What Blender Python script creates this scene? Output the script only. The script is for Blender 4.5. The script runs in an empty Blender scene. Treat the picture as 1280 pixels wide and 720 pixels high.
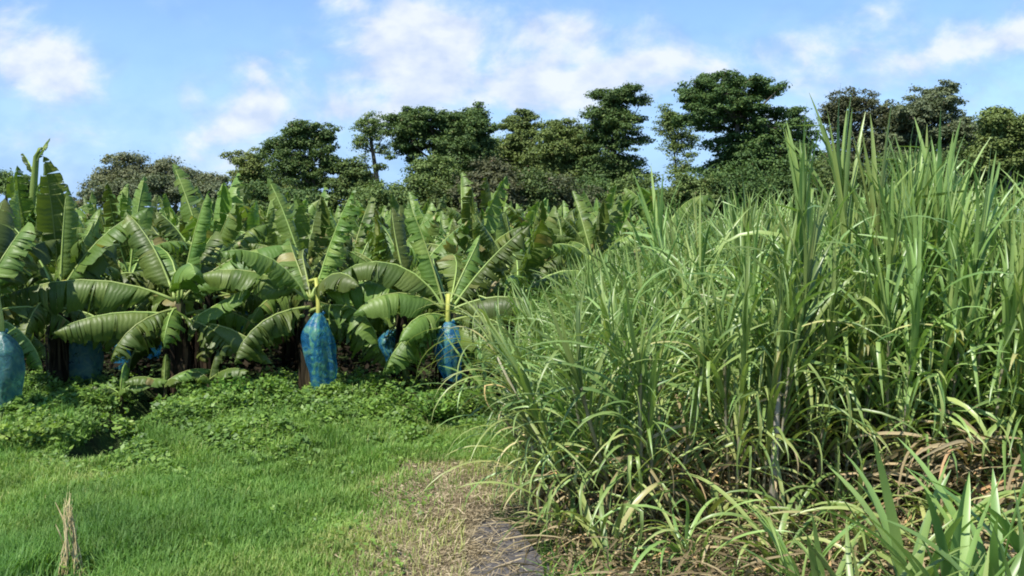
import bpy, math, random
import numpy as np
from mathutils import Vector, Matrix, Euler
R = math.radians
random.seed(11); rng = np.random.default_rng(11)
sc = bpy.context.scene
COL = sc.collection
FPX, CZ, PITCH = 1250.0, 2.8, math.atan(80/1250.0)

def P(px, py, D):
    """photo pixel -> world point at ground distance D"""
    a = (px-640)/FPX; b = (360-py)/FPX
    y = math.cos(PITCH) + b*math.sin(PITCH); z = b*math.cos(PITCH) - math.sin(PITCH)
    s = D/y
    return Vector((a*s, D, CZ + z*s))

# ------------------------------------------------------------------ camera
cam = bpy.data.cameras.new('camera'); co = bpy.data.objects.new('camera', cam); COL.objects.link(co)
co.location = (0, 0, CZ); co.rotation_euler = (R(90)-PITCH, 0, 0)
cam.lens = 36*FPX/1280; cam.sensor_width = 36; cam.clip_end = 3000; cam.clip_start = .05
sc.camera = co

# ------------------------------------------------------------------ node helpers
def new_mat(name):
    m = bpy.data.materials.new(name); m.use_nodes = True
    nt = m.node_tree; nt.nodes.clear()
    return m, nt, nt.nodes.new('ShaderNodeOutputMaterial')
def N(nt, t, **kw):
    n = nt.nodes.new(t)
    for k, v in kw.items():
        if k.startswith('i_'): n.inputs[int(k[2:])].default_value = v
        else: setattr(n, k, v)
    return n
def ramp(nt, stops, src):
    r = nt.nodes.new('ShaderNodeValToRGB')
    e = r.color_ramp.elements
    while len(e) < len(stops): e.new(.5)
    for el, (p, c) in zip(e, stops): el.position = p; el.color = (*c, 1)
    nt.links.new(src, r.inputs[0]); return r
def math_n(nt, op, a, b=None, clamp=False):
    n = nt.nodes.new('ShaderNodeMath'); n.operation = op; n.use_clamp = clamp
    for i, v in enumerate((a, b)):
        if v is None: continue
        if isinstance(v, (int, float)): n.inputs[i].default_value = v
        else: nt.links.new(v, n.inputs[i])
    return n.outputs[0]

def leaf_mat(name, stops, trans=.3, rough=.5, spec=.4, veins=0, vary=.25, noise=.0, tmul=(1.5, 1.6, .7), nscale=3):
    m, nt, out = new_mat(name); L = nt.links
    at = N(nt, 'ShaderNodeAttribute', attribute_name='rnd')
    oi = N(nt, 'ShaderNodeObjectInfo')
    col = ramp(nt, stops, at.outputs['Fac']).outputs[0]
    hsv = N(nt, 'ShaderNodeHueSaturation')
    v = math_n(nt, 'MULTIPLY_ADD', oi.outputs['Random'], vary*2); v.node.inputs[2].default_value = 1-vary
    if noise:
        tc = N(nt, 'ShaderNodeNewGeometry')
        nz = N(nt, 'ShaderNodeTexNoise'); nz.inputs['Scale'].default_value = nscale; nz.inputs['Detail'].default_value = 4
        L.new(tc.outputs['Position'], nz.inputs['Vector'])
        nn = math_n(nt, 'MULTIPLY_ADD', nz.outputs[0], noise*2); nn.node.inputs[2].default_value = 1-noise
        v = math_n(nt, 'MULTIPLY', v, nn)
    L.new(v, hsv.inputs['Value']); L.new(col, hsv.inputs['Color'])
    h = math_n(nt, 'MULTIPLY_ADD', oi.outputs['Random'], .03); h.node.inputs[2].default_value = .485
    L.new(h, hsv.inputs['Hue'])
    p = N(nt, 'ShaderNodeBsdfPrincipled'); p.inputs['Roughness'].default_value = rough
    p.inputs['Specular IOR Level'].default_value = spec
    L.new(hsv.outputs[0], p.inputs['Base Color'])
    tr = N(nt, 'ShaderNodeBsdfTranslucent')
    mul = N(nt, 'ShaderNodeMix', data_type='RGBA', blend_type='MULTIPLY'); mul.inputs[0].default_value = 1
    L.new(hsv.outputs[0], mul.inputs[6]); mul.inputs[7].default_value = (*tmul, 1)
    L.new(mul.outputs[2], tr.inputs[0])
    if veins:
        uv = N(nt, 'ShaderNodeUVMap', uv_map='uv')
        w = N(nt, 'ShaderNodeTexWave'); w.wave_type = 'BANDS'; w.bands_direction = 'X'
        w.inputs['Scale'].default_value = veins; w.inputs['Distortion'].default_value = 5; w.inputs['Detail'].default_value = 3; w.inputs['Detail Scale'].default_value = 1.5
        L.new(uv.outputs[0], w.inputs['Vector'])
        b = N(nt, 'ShaderNodeBump'); b.inputs['Strength'].default_value = .4; b.inputs['Distance'].default_value = .007
        L.new(w.outputs['Fac'], b.inputs['Height']); L.new(b.outputs[0], p.inputs['Normal']); L.new(b.outputs[0], tr.inputs['Normal'])
    mx = N(nt, 'ShaderNodeMixShader'); mx.inputs[0].default_value = trans
    L.new(p.outputs[0], mx.inputs[1]); L.new(tr.outputs[0], mx.inputs[2]); L.new(mx.outputs[0], out.inputs[0])
    return m
def plain_mat(name, c1, c2, scale=6, rough=.8, spec=.2, bump=.3, dist=.02, detail=5, vec_scale=(1, 1, 1), stops=None):
    m, nt, out = new_mat(name); L = nt.links
    tc = N(nt, 'ShaderNodeTexCoord'); mp = N(nt, 'ShaderNodeMapping'); mp.inputs['Scale'].default_value = vec_scale
    L.new(tc.outputs['Object'], mp.inputs[0])
    nz = N(nt, 'ShaderNodeTexNoise'); nz.inputs['Scale'].default_value = scale; nz.inputs['Detail'].default_value = detail
    L.new(mp.outputs[0], nz.inputs['Vector'])
    r = ramp(nt, stops or [(.35, c1), (.65, c2)], nz.outputs[0])
    p = N(nt, 'ShaderNodeBsdfPrincipled'); p.inputs['Roughness'].default_value = rough; p.inputs['Specular IOR Level'].default_value = spec
    L.new(r.outputs[0], p.inputs['Base Color'])
    b = N(nt, 'ShaderNodeBump'); b.inputs['Strength'].default_value = bump; b.inputs['Distance'].default_value = dist
    L.new(nz.outputs[0], b.inputs['Height']); L.new(b.outputs[0], p.inputs['Normal'])
    L.new(p.outputs[0], out.inputs[0]); return m

M = {}
M['banana'] = leaf_mat('banana_leaf', [(0, (0.061, 0.115, 0.020)), (.45, (0.108, 0.172, 0.030)), (.75, (0.152, 0.216, 0.043)), (.9, (0.202, 0.252, 0.057)), (1, (0.259, 0.231, 0.078))], trans=.26, rough=.46, spec=.38, veins=4.2, noise=.25, nscale=2, vary=.42)
M['midrib'] = leaf_mat('banana_midrib', [(0, (.22, .31, .07)), (1, (.32, .39, .11))], trans=0, rough=.45)
M['dead_leaf'] = leaf_mat('dead_banana_leaf_shaded', [(0, (.014, .011, .007)), (.6, (.035, .025, .015)), (1, (.12, .09, .05))], trans=.12, rough=.8, spec=.1, noise=.3)  # brown taken near black, so canopy shade is part of the leaf colour
M['stem'] = plain_mat('pseudostem_bark_shaded', (.03, .022, .012), (.1, .09, .03), scale=5, vec_scale=(1, 1, .35), stops=[(.3, (.014, .012, .008)), (.48, (.035, .026, .014)), (.6, (.055, .065, .02)), (.75, (.13, .09, .04))])  # stem tones lowered to carry the shade beneath the leaves
M['fruit_stalk'] = plain_mat('fruit_stalk_skin', (.36, .40, .08), (.5, .48, .12), rough=.5)
M['banana_fruit'] = plain_mat('green_banana_skin', (.10, .22, .04), (.17, .30, .06), rough=.4, spec=.4)
M['cane_leaf'] = leaf_mat('cane_leaf', [(0, (0.104, 0.185, 0.052)), (.3, (0.178, 0.277, 0.077)), (.65, (0.254, 0.350, 0.103)), (.88, (0.355, 0.409, 0.134)), (1, (0.468, 0.448, 0.185))], trans=.25, rough=.38, spec=.5, vary=.22, noise=.15, tmul=(1.311, 1.460, 0.618))
M['cane_dry'] = leaf_mat('dry_cane_leaf', [(0, (0.104, 0.083, 0.042)), (.5, (0.273, 0.224, 0.114)), (.85, (0.468, 0.397, 0.216)), (1, (0.546, 0.358, 0.156))], trans=.12, rough=.75, spec=.15, vary=.2)
M['cane_stalk'] = plain_mat('cane_stalk_skin', (.14, .13, .07), (.30, .27, .16), scale=7, rough=.5, vec_scale=(1, 1, .4), stops=[(.3, (.13, .125, .06)), (.5, (.28, .26, .16)), (.68, (.46, .42, .33)), (.8, (.30, .19, .12))])
M['grass'] = leaf_mat('grass_blades', [(0, (.075, .17, .038)), (.45, (.14, .26, .05)), (.75, (.23, .34, .075)), (1, (.42, .42, .16))], trans=.3, rough=.55, spec=.3, vary=0, noise=.5, nscale=1.1)
M['weed'] = leaf_mat('weed_leaves', [(0, (.07, .145, .028)), (.5, (.14, .255, .045)), (.85, (.22, .34, .06)), (1, (.38, .44, .10))], trans=.28, rough=.5, spec=.35, vary=0, noise=.3, nscale=2.2)
M['litter'] = leaf_mat('dry_litter', [(0, (.12, .10, .055)), (.5, (.30, .25, .145)), (1, (.52, .45, .28))], trans=.1, rough=.8, spec=.1, vary=0)
M['plain_bark'] = plain_mat('tree_bark', (.06, .05, .04), (.22, .19, .15), scale=1.2, rough=.9)
def crown(name, a, b, c, dry=(.13, .09, .05)):
    return leaf_mat(name, [(0, a), (.5, b), (.86, c), (1, dry)], trans=.18, rough=.6, spec=.25, vary=0, noise=.3, nscale=.35)
M['crown_dark'] = crown('crown_dark', (0.048, 0.086, 0.025), (0.080, 0.130, 0.034), (0.138, 0.188, 0.045))
M['crown_mid'] = crown('crown_mid', (0.077, 0.125, 0.035), (0.120, 0.177, 0.048), (0.184, 0.246, 0.060))
M['crown_light'] = crown('crown_light', (0.095, 0.134, 0.038), (0.141, 0.190, 0.049), (0.198, 0.239, 0.068))
M['crown_grey_haze'] = crown('crown_grey_haze', (0.094, 0.117, 0.061), (0.135, 0.156, 0.075), (0.189, 0.202, 0.098))  # grey-green foliage; its greying also stands in for haze on the far trees
M['crown_brown'] = crown('crown_brown', (.055, .066, .030), (.085, .098, .042), (.13, .135, .06), (.2, .15, .10))
M['soil'] = plain_mat('soil', (.035, .026, .016), (.085, .065, .04), scale=3, rough=.95, spec=.1, bump=.6, dist=.05)
M['track'] = plain_mat('track_soil', (.13, .11, .07), (.27, .23, .15), scale=9, rough=.95, spec=.1, bump=.6, dist=.03)
M['asphalt'] = plain_mat('old_path_surface', (.06, .056, .056), (.12, .112, .108), scale=30, rough=.9, spec=.2, bump=.4, dist=.01)

def bag_mat(name, col, tr, green):
    m, nt, out = new_mat(name); L = nt.links
    tc = N(nt, 'ShaderNodeTexCoord')
    nz = N(nt, 'ShaderNodeTexNoise'); nz.inputs['Scale'].default_value = 5.5; nz.inputs['Detail'].default_value = 3; nz.inputs['Distortion'].default_value = 1.2
    L.new(tc.outputs['Object'], nz.inputs['Vector'])
    r = ramp(nt, [(.32, tuple(x*.8 for x in col)), (.48, tuple(x*1.3 for x in col)), (.60, green), (.72, tuple(x*1.5 for x in green))], nz.outputs[0])
    p = N(nt, 'ShaderNodeBsdfPrincipled'); p.inputs['Roughness'].default_value = .36; p.inputs['Specular IOR Level'].default_value = .6
    L.new(r.outputs[0], p.inputs['Base Color'])
    b = N(nt, 'ShaderNodeBump'); b.inputs['Strength'].default_value = .6; b.inputs['Distance'].default_value = .05
    L.new(nz.outputs[0], b.inputs['Height']); L.new(b.outputs[0], p.inputs['Normal'])
    tl = N(nt, 'ShaderNodeBsdfTranslucent'); L.new(r.outputs[0], tl.inputs[0])
    tp = N(nt, 'ShaderNodeBsdfTransparent'); tp.inputs[0].default_value = (.55, .85, 1, 1)
    m1 = N(nt, 'ShaderNodeMixShader'); m1.inputs[0].default_value = .3
    L.new(p.outputs[0], m1.inputs[1]); L.new(tl.outputs[0], m1.inputs[2])
    m2 = N(nt, 'ShaderNodeMixShader'); m2.inputs[0].default_value = tr
    L.new(m1.outputs[0], m2.inputs[1]); L.new(tp.outputs[0], m2.inputs[2]); L.new(m2.outputs[0], out.inputs[0])
    return m
M['bag_blue'] = bag_mat('blue_plastic', (.03, .19, .38), .5, (.18, .46, .34))
M['bag_teal_shade'] = bag_mat('teal_shaded_plastic', (.05, .15, .17), .38, (.14, .28, .22))  # greyish teal film; its dark tone doubles as shade on one sleeve

# ------------------------------------------------------------------ object helpers
def tag(o, label=None, cat=None, group=None, kind=None):
    for k, v in (('label', label), ('category', cat), ('group', group), ('kind', kind)):
        if v: o[k] = v
    return o
class MB:
    def __init__(s): s.v = []; s.f = []; s.r = []; s.uv = []; s.m = []
    def add(s, V, F, r=.5, uv=None, mi=0):
        b = len(s.v); s.v += [tuple(x) for x in V]; s.f += [tuple(i+b for i in f) for f in F]
        s.r += list(r) if hasattr(r, '__len__') else [r]*len(V)
        s.uv += uv if uv is not None else [(0, 0)]*len(V); s.m += [mi]*len(F)
    def tube(s, pts, rad, seg=8, r=.5, mi=0, cap=True):
        pts = [Vector(p) for p in pts]; V = []; F = []
        for i, p in enumerate(pts):
            t = (pts[min(i+1, len(pts)-1)] - pts[max(i-1, 0)]).normalized()
            a = t.cross(Vector((0, 0, 1)) if abs(t.z) < .9 else Vector((1, 0, 0))).normalized(); b = t.cross(a)
            for k in range(seg):
                an = 2*math.pi*k/seg
                V.append(p + (a*math.cos(an)+b*math.sin(an))*rad[i])
        for i in range(len(pts)-1):
            for k in range(seg):
                k2 = (k+1) % seg; F.append((i*seg+k, i*seg+k2, (i+1)*seg+k2, (i+1)*seg+k))
        if cap: F.append(tuple(range(seg))[::-1]); F.append(tuple((len(pts)-1)*seg+k for k in range(seg)))
        s.add(V, F, r, None, mi)
    def mesh(s, name, mats, smooth=True):
        me = bpy.data.meshes.new(name); me.from_pydata(s.v, [], s.f)
        a = me.attributes.new('rnd', 'FLOAT', 'POINT'); a.data.foreach_set('value', np.array(s.r, dtype=np.float32))
        ul = me.uv_layers.new(name='uv'); li = np.zeros(len(me.loops), dtype=np.int32); me.loops.foreach_get('vertex_index', li)
        ul.data.foreach_set('uv', np.array(s.uv, dtype=np.float32)[li].ravel())
        me.polygons.foreach_set('use_smooth', [smooth]*len(s.f)); me.polygons.foreach_set('material_index', s.m)
        for m in (mats if isinstance(mats, list) else [mats]): me.materials.append(m)
        me.update(); return me
def np_mesh(name, V, rnd, mat, k):
    """V (n*k,3) loose polygons of k corners"""
    n = len(V)//k
    me = bpy.data.meshes.new(name); me.vertices.add(n*k); me.loops.add(n*k); me.polygons.add(n)
    me.vertices.foreach_set('co', V.astype(np.float32).ravel())
    me.loops.foreach_set('vertex_index', np.arange(n*k, dtype=np.int32))
    me.polygons.foreach_set('loop_start', np.arange(0, n*k, k, dtype=np.int32))
    me.update(calc_edges=True)
    a = me.attributes.new('rnd', 'FLOAT', 'POINT'); a.data.foreach_set('value', np.repeat(rnd, k).astype(np.float32))
    me.materials.append(mat); return me
def ob(name, me, parent=None):
    o = bpy.data.objects.new(name, me); COL.objects.link(o)
    if parent: o.parent = parent
    return o
def empty(name, loc=(0, 0, 0), rz=0):
    o = bpy.data.objects.new(name, None); COL.objects.link(o); o.location = loc; o.rotation_euler = (0, 0, rz)
    o.empty_display_size = .2; return o
def copy_tree(o, kids, parent=None):
    c = o.copy(); COL.objects.link(c)
    if parent: c.parent = parent
    for ch in kids.get(o.name, ()): copy_tree(ch, kids, c)
    return c
def unit(a): return a/np.maximum(np.linalg.norm(a, axis=1, keepdims=True), 1e-9)
def leaf_quads(C, Nn, size, aspect=.55, bend=0):
    """rhombic leaves"""
    n = len(C); Nn = unit(Nn); t = unit(np.cross(Nn, rng.normal(size=(n, 3)))); b = np.cross(Nn, t)
    s = np.asarray(size).reshape(-1, 1)*np.ones((n, 1))
    return np.stack([C-t*s, C+b*s*aspect - Nn*bend*s, C+t*s, C-b*s*aspect - Nn*bend*s], 1).reshape(-1, 3)
ORD = ['first', 'second', 'third', 'fourth', 'fifth', 'sixth', 'seventh', 'eighth', 'ninth', 'tenth', 'eleventh', 'twelfth', 'thirteenth', 'fourteenth', 'fifteenth', 'sixteenth', 'seventeenth', 'eighteenth', 'nineteenth', 'twentieth', 'twenty-first', 'twenty-second', 'twenty-third', 'twenty-fourth', 'twenty-fifth', 'twenty-sixth', 'twenty-seventh', 'twenty-eighth', 'twenty-ninth', 'thirtieth']

# ------------------------------------------------------------------ terrain
def vnoise(x, y, s=1.0, seed=0):
    return (np.sin(x*1.7*s+seed)*np.cos(y*2.1*s+seed*1.3) + .6*np.sin(x*4.1*s+y*3.3*s+seed*2.1) + .4*np.cos(x*7.3*s-y*6.1*s+seed))/2.0
def gz(x, y):
    x = np.asarray(x, float); y = np.asarray(y, float)
    z = .035*vnoise(x, y, .8, 1.0)
    gx = -5.05 - (y-12)*.12
    z = z - .5*np.exp(-((x-gx)/.3)**2)*np.clip((y-11.3)/1.0, 0, 1)*np.clip((19-y)/2, 0, 1)
    z = z + .16*np.clip((y-10.8)/3, 0, 1)*np.clip((-1.0-x)/1.5, 0, 1)*np.clip((22-y)/6, 0, 1)
    z = z + (.09*vnoise(x, y, 1.35, 4.0)+.05*vnoise(x, y, 3.1, 9.0))*np.clip((y-10.6)/1.2, 0, 1)*np.clip((-.9-x)/1.0, 0, 1)*np.clip((17-y)/2, 0, 1)
    return z*np.clip((60-y)/20, 0, 1)*np.clip((x+40)/10, 0, 1)*np.clip((45-x)/10, 0, 1)
def gzf(x, y): return float(gz(x, y))
xs = np.concatenate([[-900, -300, -120, -60], np.arange(-40, -9, 2.0), np.arange(-9, 9, .16), np.arange(9, 46, 2.0), [60, 120, 300, 900]])
ys = np.concatenate([[-300, -60, -20, -5, 0, 3], np.arange(5, 21, .16), np.arange(21, 62, 2.0), [80, 120, 200, 400, 900, 2500]])
X, Y = np.meshgrid(xs, ys); Z = gz(X, Y); nx = len(xs)
g = MB(); g.add(list(zip(X.ravel(), Y.ravel(), Z.ravel())), [(j*nx+i, j*nx+i+1, (j+1)*nx+i+1, (j+1)*nx+i) for j in range(len(ys)-1) for i in range(nx-1)])
def ground_mat():
    m, nt, out = new_mat('ground_soil_and_turf'); L = nt.links
    ge = N(nt, 'ShaderNodeNewGeometry')
    nz = N(nt, 'ShaderNodeTexNoise'); nz.inputs['Scale'].default_value = 1.3; nz.inputs['Detail'].default_value = 6
    n2 = N(nt, 'ShaderNodeTexNoise'); n2.inputs['Scale'].default_value = 22; n2.inputs['Detail'].default_value = 4
    L.new(ge.outputs['Position'], nz.inputs['Vector']); L.new(ge.outputs['Position'], n2.inputs['Vector'])
    r1 = ramp(nt, [(.3, (.022, .018, .012)), (.55, (.045, .075, .02)), (.7, (.07, .12, .028))], nz.outputs[0])
    r2 = ramp(nt, [(.3, (.6, .6, .6)), (.7, (1.2, 1.2, 1.2))], n2.outputs[0])
    mu = N(nt, 'ShaderNodeMix', data_type='RGBA', blend_type='MULTIPLY'); mu.inputs[0].default_value = 1
    L.new(r1.outputs[0], mu.inputs[6]); L.new(r2.outputs[0], mu.inputs[7])
    p = N(nt, 'ShaderNodeBsdfPrincipled'); p.inputs['Roughness'].default_value = .95; p.inputs['Specular IOR Level'].default_value = .1
    b = N(nt, 'ShaderNodeBump'); b.inputs['Distance'].default_value = .04; L.new(n2.outputs[0], b.inputs['Height']); L.new(b.outputs[0], p.inputs['Normal'])
    L.new(mu.outputs[2], p.inputs['Base Color']); L.new(p.outputs[0], out.inputs[0]); return m
tag(ob('ground', g.mesh('ground', ground_mat())), kind='structure')
def trackx(y): return -.22 - (y-8)*.075 + .08*math.sin(y*1.1)
def trx(y): return -.22 - (y-8)*.075
def strip(name, y0, y1, w, off, dz, mat, wob, seed, kind='structure'):
    b = MB(); V = []; F = []; n = int((y1-y0)/.12)+1; k = 9
    for j in range(n):
        y = y0+(y1-y0)*j/(n-1); c = trackx(y)+off; tap = min(1, max(0, y1-y)/1.2)**.5
        wl = w*tap*(1+wob*math.sin(y*3.7+seed)+wob*.6*math.sin(y*9.1+seed*2)); wr = w*tap*(1+wob*math.sin(y*4.3+seed*3))
        for i in range(k):
            x = c - wl + (wl+wr)*i/(k-1); V.append((x, y, gzf(x, y)+dz))
    for j in range(n-1):
        for i in range(k-1): a = j*k+i; F.append((a, a+1, a+k+1, a+k))
    b.add(V, F); return tag(ob(name, b.mesh(name, mat)), kind=kind)
strip('dirt_track', 4, 12.0, .6, -.45, .006, M['track'], .18, 1.0)
strip('path', 4, 9.35, .34, .17, .012, M['asphalt'], .10, 2.3)

# ------------------------------------------------------------------ grass (stuff)
def ribbons(x, y, z0, az, h, lean, w):
    """2-segment blades as loose quads + tip: (n) -> 2 quads"""
    n = len(x); d = np.stack([np.cos(az), np.sin(az), 0*az], 1); s = np.stack([-np.sin(az), np.cos(az), 0*az], 1)
    B = np.stack([x, y, z0], 1); up = np.array([[0, 0, 1.]])
    h = h[:, None]; lean = lean[:, None]; w = w[:, None]
    p1 = B + up*h*.6 + d*h*lean*.35; p2 = B + up*h*(1-.35*lean) + d*h*lean
    q1 = np.stack([B-s*w, B+s*w, p1+s*w*.8, p1-s*w*.8], 1); q2 = np.stack([p1-s*w*.8, p1+s*w*.8, p2+s*w*.15, p2-s*w*.15], 1)
    return np.concatenate([q1, q2], 1).reshape(-1, 3)
n = 190000
x = rng.uniform(-7.5, .2, n); y = 6.6 + rng.random(n)**1.15*8.2
tx = -.22-(y-8)*.075
dist = np.where(y < 11.5, tx - x - .25*np.clip((11.5-y)/1.5, 0, 1), 9)
keep = (rng.random(n) < np.clip((dist-.1)/1.1, .2, 1)*np.clip(.75+.5*vnoise(x, y, 3, 4)+(dist > .8), .2, 1)*((x < trx(y)-.15) | ((y > 9.7) & (x < trx(y)+.6)))) & (((x-(-5.05-(y-12)*.12))**2 > .12) | (y < 11.6)) & (rng.random(n) < np.clip(1.2-(y-11.2)/2.2*(x < -1)+.5*vnoise(x, y, 1.7, 15), .1, 1))
keep &= ~(((x+3.5)**2+((y-7.5)/1.6)**2 < .09) & (rng.random(n) < .9))
x, y, dist = x[keep], y[keep], dist[keep]; n = len(x)
tall = np.clip(1-np.abs(x+3.6)/1.9, 0, 1)*np.clip((11-y)/2, 0, 1)
h = (.07+.08*rng.random(n)+.16*tall+.04*(vnoise(x, y, 1.5, 3) > .2))
h = h+(.10+.14*(vnoise(x, y, 2.3, 21) > .15))*np.clip((y-10.8)/1.8, 0, 1)*np.clip((-.9-x)/.8, 0, 1)*rng.random(n)
V = ribbons(x, y, gz(x, y)-.01, rng.uniform(0, 6.28, n), h, rng.uniform(.1, .7, n), .0035+.003*rng.random(n))
rn = np.clip(.40+.3*rng.random(n)-.28*tall+.22*vnoise(x, y, .55, 3)+.25*(rng.random(n) < .05)+.35*np.clip(1-dist/1.6, 0, 1)+.15*(rng.random(n) < .12)+.18*vnoise(x, y, 1.1, 7), 0, 1)
tag(ob('grass', np_mesh('grass', V, np.repeat(rn, 2), M['grass'], 4)), 'short green grass covering the ground in front of the banana row', 'grass', kind='stuff')

# dry straw on the track and beneath the cane
n = 42000
y = 6.2+rng.random(n)**1.2*6; x = -.62-(y-8)*.06 + rng.normal(0, .36, n)
k = (rng.random(n) < np.clip(.65+.6*vnoise(x, y, 2.2, 6), 0, 1)*np.clip((12.2-y)/1.8, 0, 1)) & ~((y < 9.2) & (x > trx(y)-.2+.2*vnoise(x, y, 4, 1)) & (rng.random(n) < .72)); x, y = x[k], y[k]
x2 = rng.uniform(.2, 6.5, 30000); y2 = rng.uniform(5.6, 13, 30000); k = x2 > .35+(y2-8)*.1; x2, y2 = x2[k], y2[k]
x = np.concatenate([x, x2]); y = np.concatenate([y, y2]); n = len(x)
z = gz(x, y)+.015+rng.random(n)*.03 + np.where(x > .5, rng.random(n)*.12, 0)
az = rng.uniform(0, 6.28, n); ln = (.04+.09*rng.random(n))*np.where(x > .5, 2.4, 1); w = .002+.0035*rng.random(n)
d = np.stack([np.cos(az), np.sin(az), rng.normal(0, .22, n)], 1)*ln[:, None]; s = np.stack([-np.sin(az), np.cos(az), rng.normal(0, .4, n)], 1)*w[:, None]; C = np.stack([x, y, z], 1)
V = np.stack([C-d-s, C+d-s*.3, C+d+s*.3, C-d+s], 1).reshape(-1, 3)
tag(ob('dry_litter', np_mesh('dry_litter', V, rng.random(n), M['litter'], 4)), 'pale dry straw littering the track and the foot of the cane', 'litter', kind='stuff')

# ------------------------------------------------------------------ weeds (stuff)
n = 190000
x = rng.uniform(-8.5, -.35, n); y = rng.uniform(9.9, 16.4, n)
front = 10.5+.45*vnoise(x, y*0, .9, 2)+np.clip((x+2.6), 0, 2)*.9
dens = np.clip((y-front)/1.7+.5*vnoise(x, y, 2.0, 5), 0, 1)*np.clip(1.25-(y-14.6)/1.2, .12, 1)
gul = np.exp(-((x-(-5.05-(y-12)*.12))/.42)**2)
keep = (rng.random(n) < dens*np.clip(1-1.5*gul, 0, 1)) & ((x < -.9+.0*y) | (rng.random(n) < .3))
x, y, front = x[keep], y[keep], front[keep]; n = len(x)
hh = (.07+.21*np.clip((y-front)/2.2, 0, 1))*(.75+.8*vnoise(x, y, 1.5, 4)+.35*vnoise(x, y, 4.2, 9))
hh = np.clip(hh, .04, .5)
C = np.stack([x, y, gz(x, y)+hh*(.25+.75*rng.random(n)**.6)], 1)
Nn = np.stack([rng.normal(0, .55, n), rng.normal(-.15, .55, n), np.ones(n)], 1)
V = leaf_quads(C, Nn, .012+.04*rng.random(n)**1.6, .6, .15)
x2 = rng.uniform(-7.5, -.8, 9000); y2 = rng.uniform(7.2, 12.2, 9000); k = vnoise(x2, y2, 1.2, 12)+.25*rng.random(9000) > .28; x2, y2 = x2[k], y2[k]
V2 = leaf_quads(np.stack([x2, y2, gz(x2, y2)+.05+.1*rng.random(len(x2))], 1), np.stack([rng.normal(0, .5, len(x2)), rng.normal(0, .5, len(x2)), np.ones(len(x2))], 1), .015+.022*rng.random(len(x2)), .6, .15)
V = np.concatenate([V, V2]); n += len(x2); x = np.concatenate([x, x2]); y = np.concatenate([y, y2])
tag(ob('leafy_weeds', np_mesh('leafy_weeds', V, np.clip(rng.random(n)*.75+.12*vnoise(x, y, 1.3, 8)+.12*(rng.random(n) < .08), 0, 1), M['weed'], 4)), 'low tangled leafy weeds on the bank below the banana row', 'weeds', kind='stuff')
# floor cover under the plantation, its tones darkened to stand in for canopy shade
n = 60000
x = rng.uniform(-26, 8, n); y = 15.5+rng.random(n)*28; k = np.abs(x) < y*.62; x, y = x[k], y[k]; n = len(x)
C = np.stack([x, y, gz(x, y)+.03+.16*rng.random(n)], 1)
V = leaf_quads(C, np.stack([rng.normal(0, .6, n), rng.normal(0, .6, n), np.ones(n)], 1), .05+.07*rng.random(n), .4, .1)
tag(ob('ground_litter', np_mesh('ground_litter', V, rng.random(n)*.35, M['dead_leaf'], 4)), 'fallen leaves, darkened for canopy shade, covering the soil under the banana plants', 'leaf litter', kind='stuff')

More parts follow.
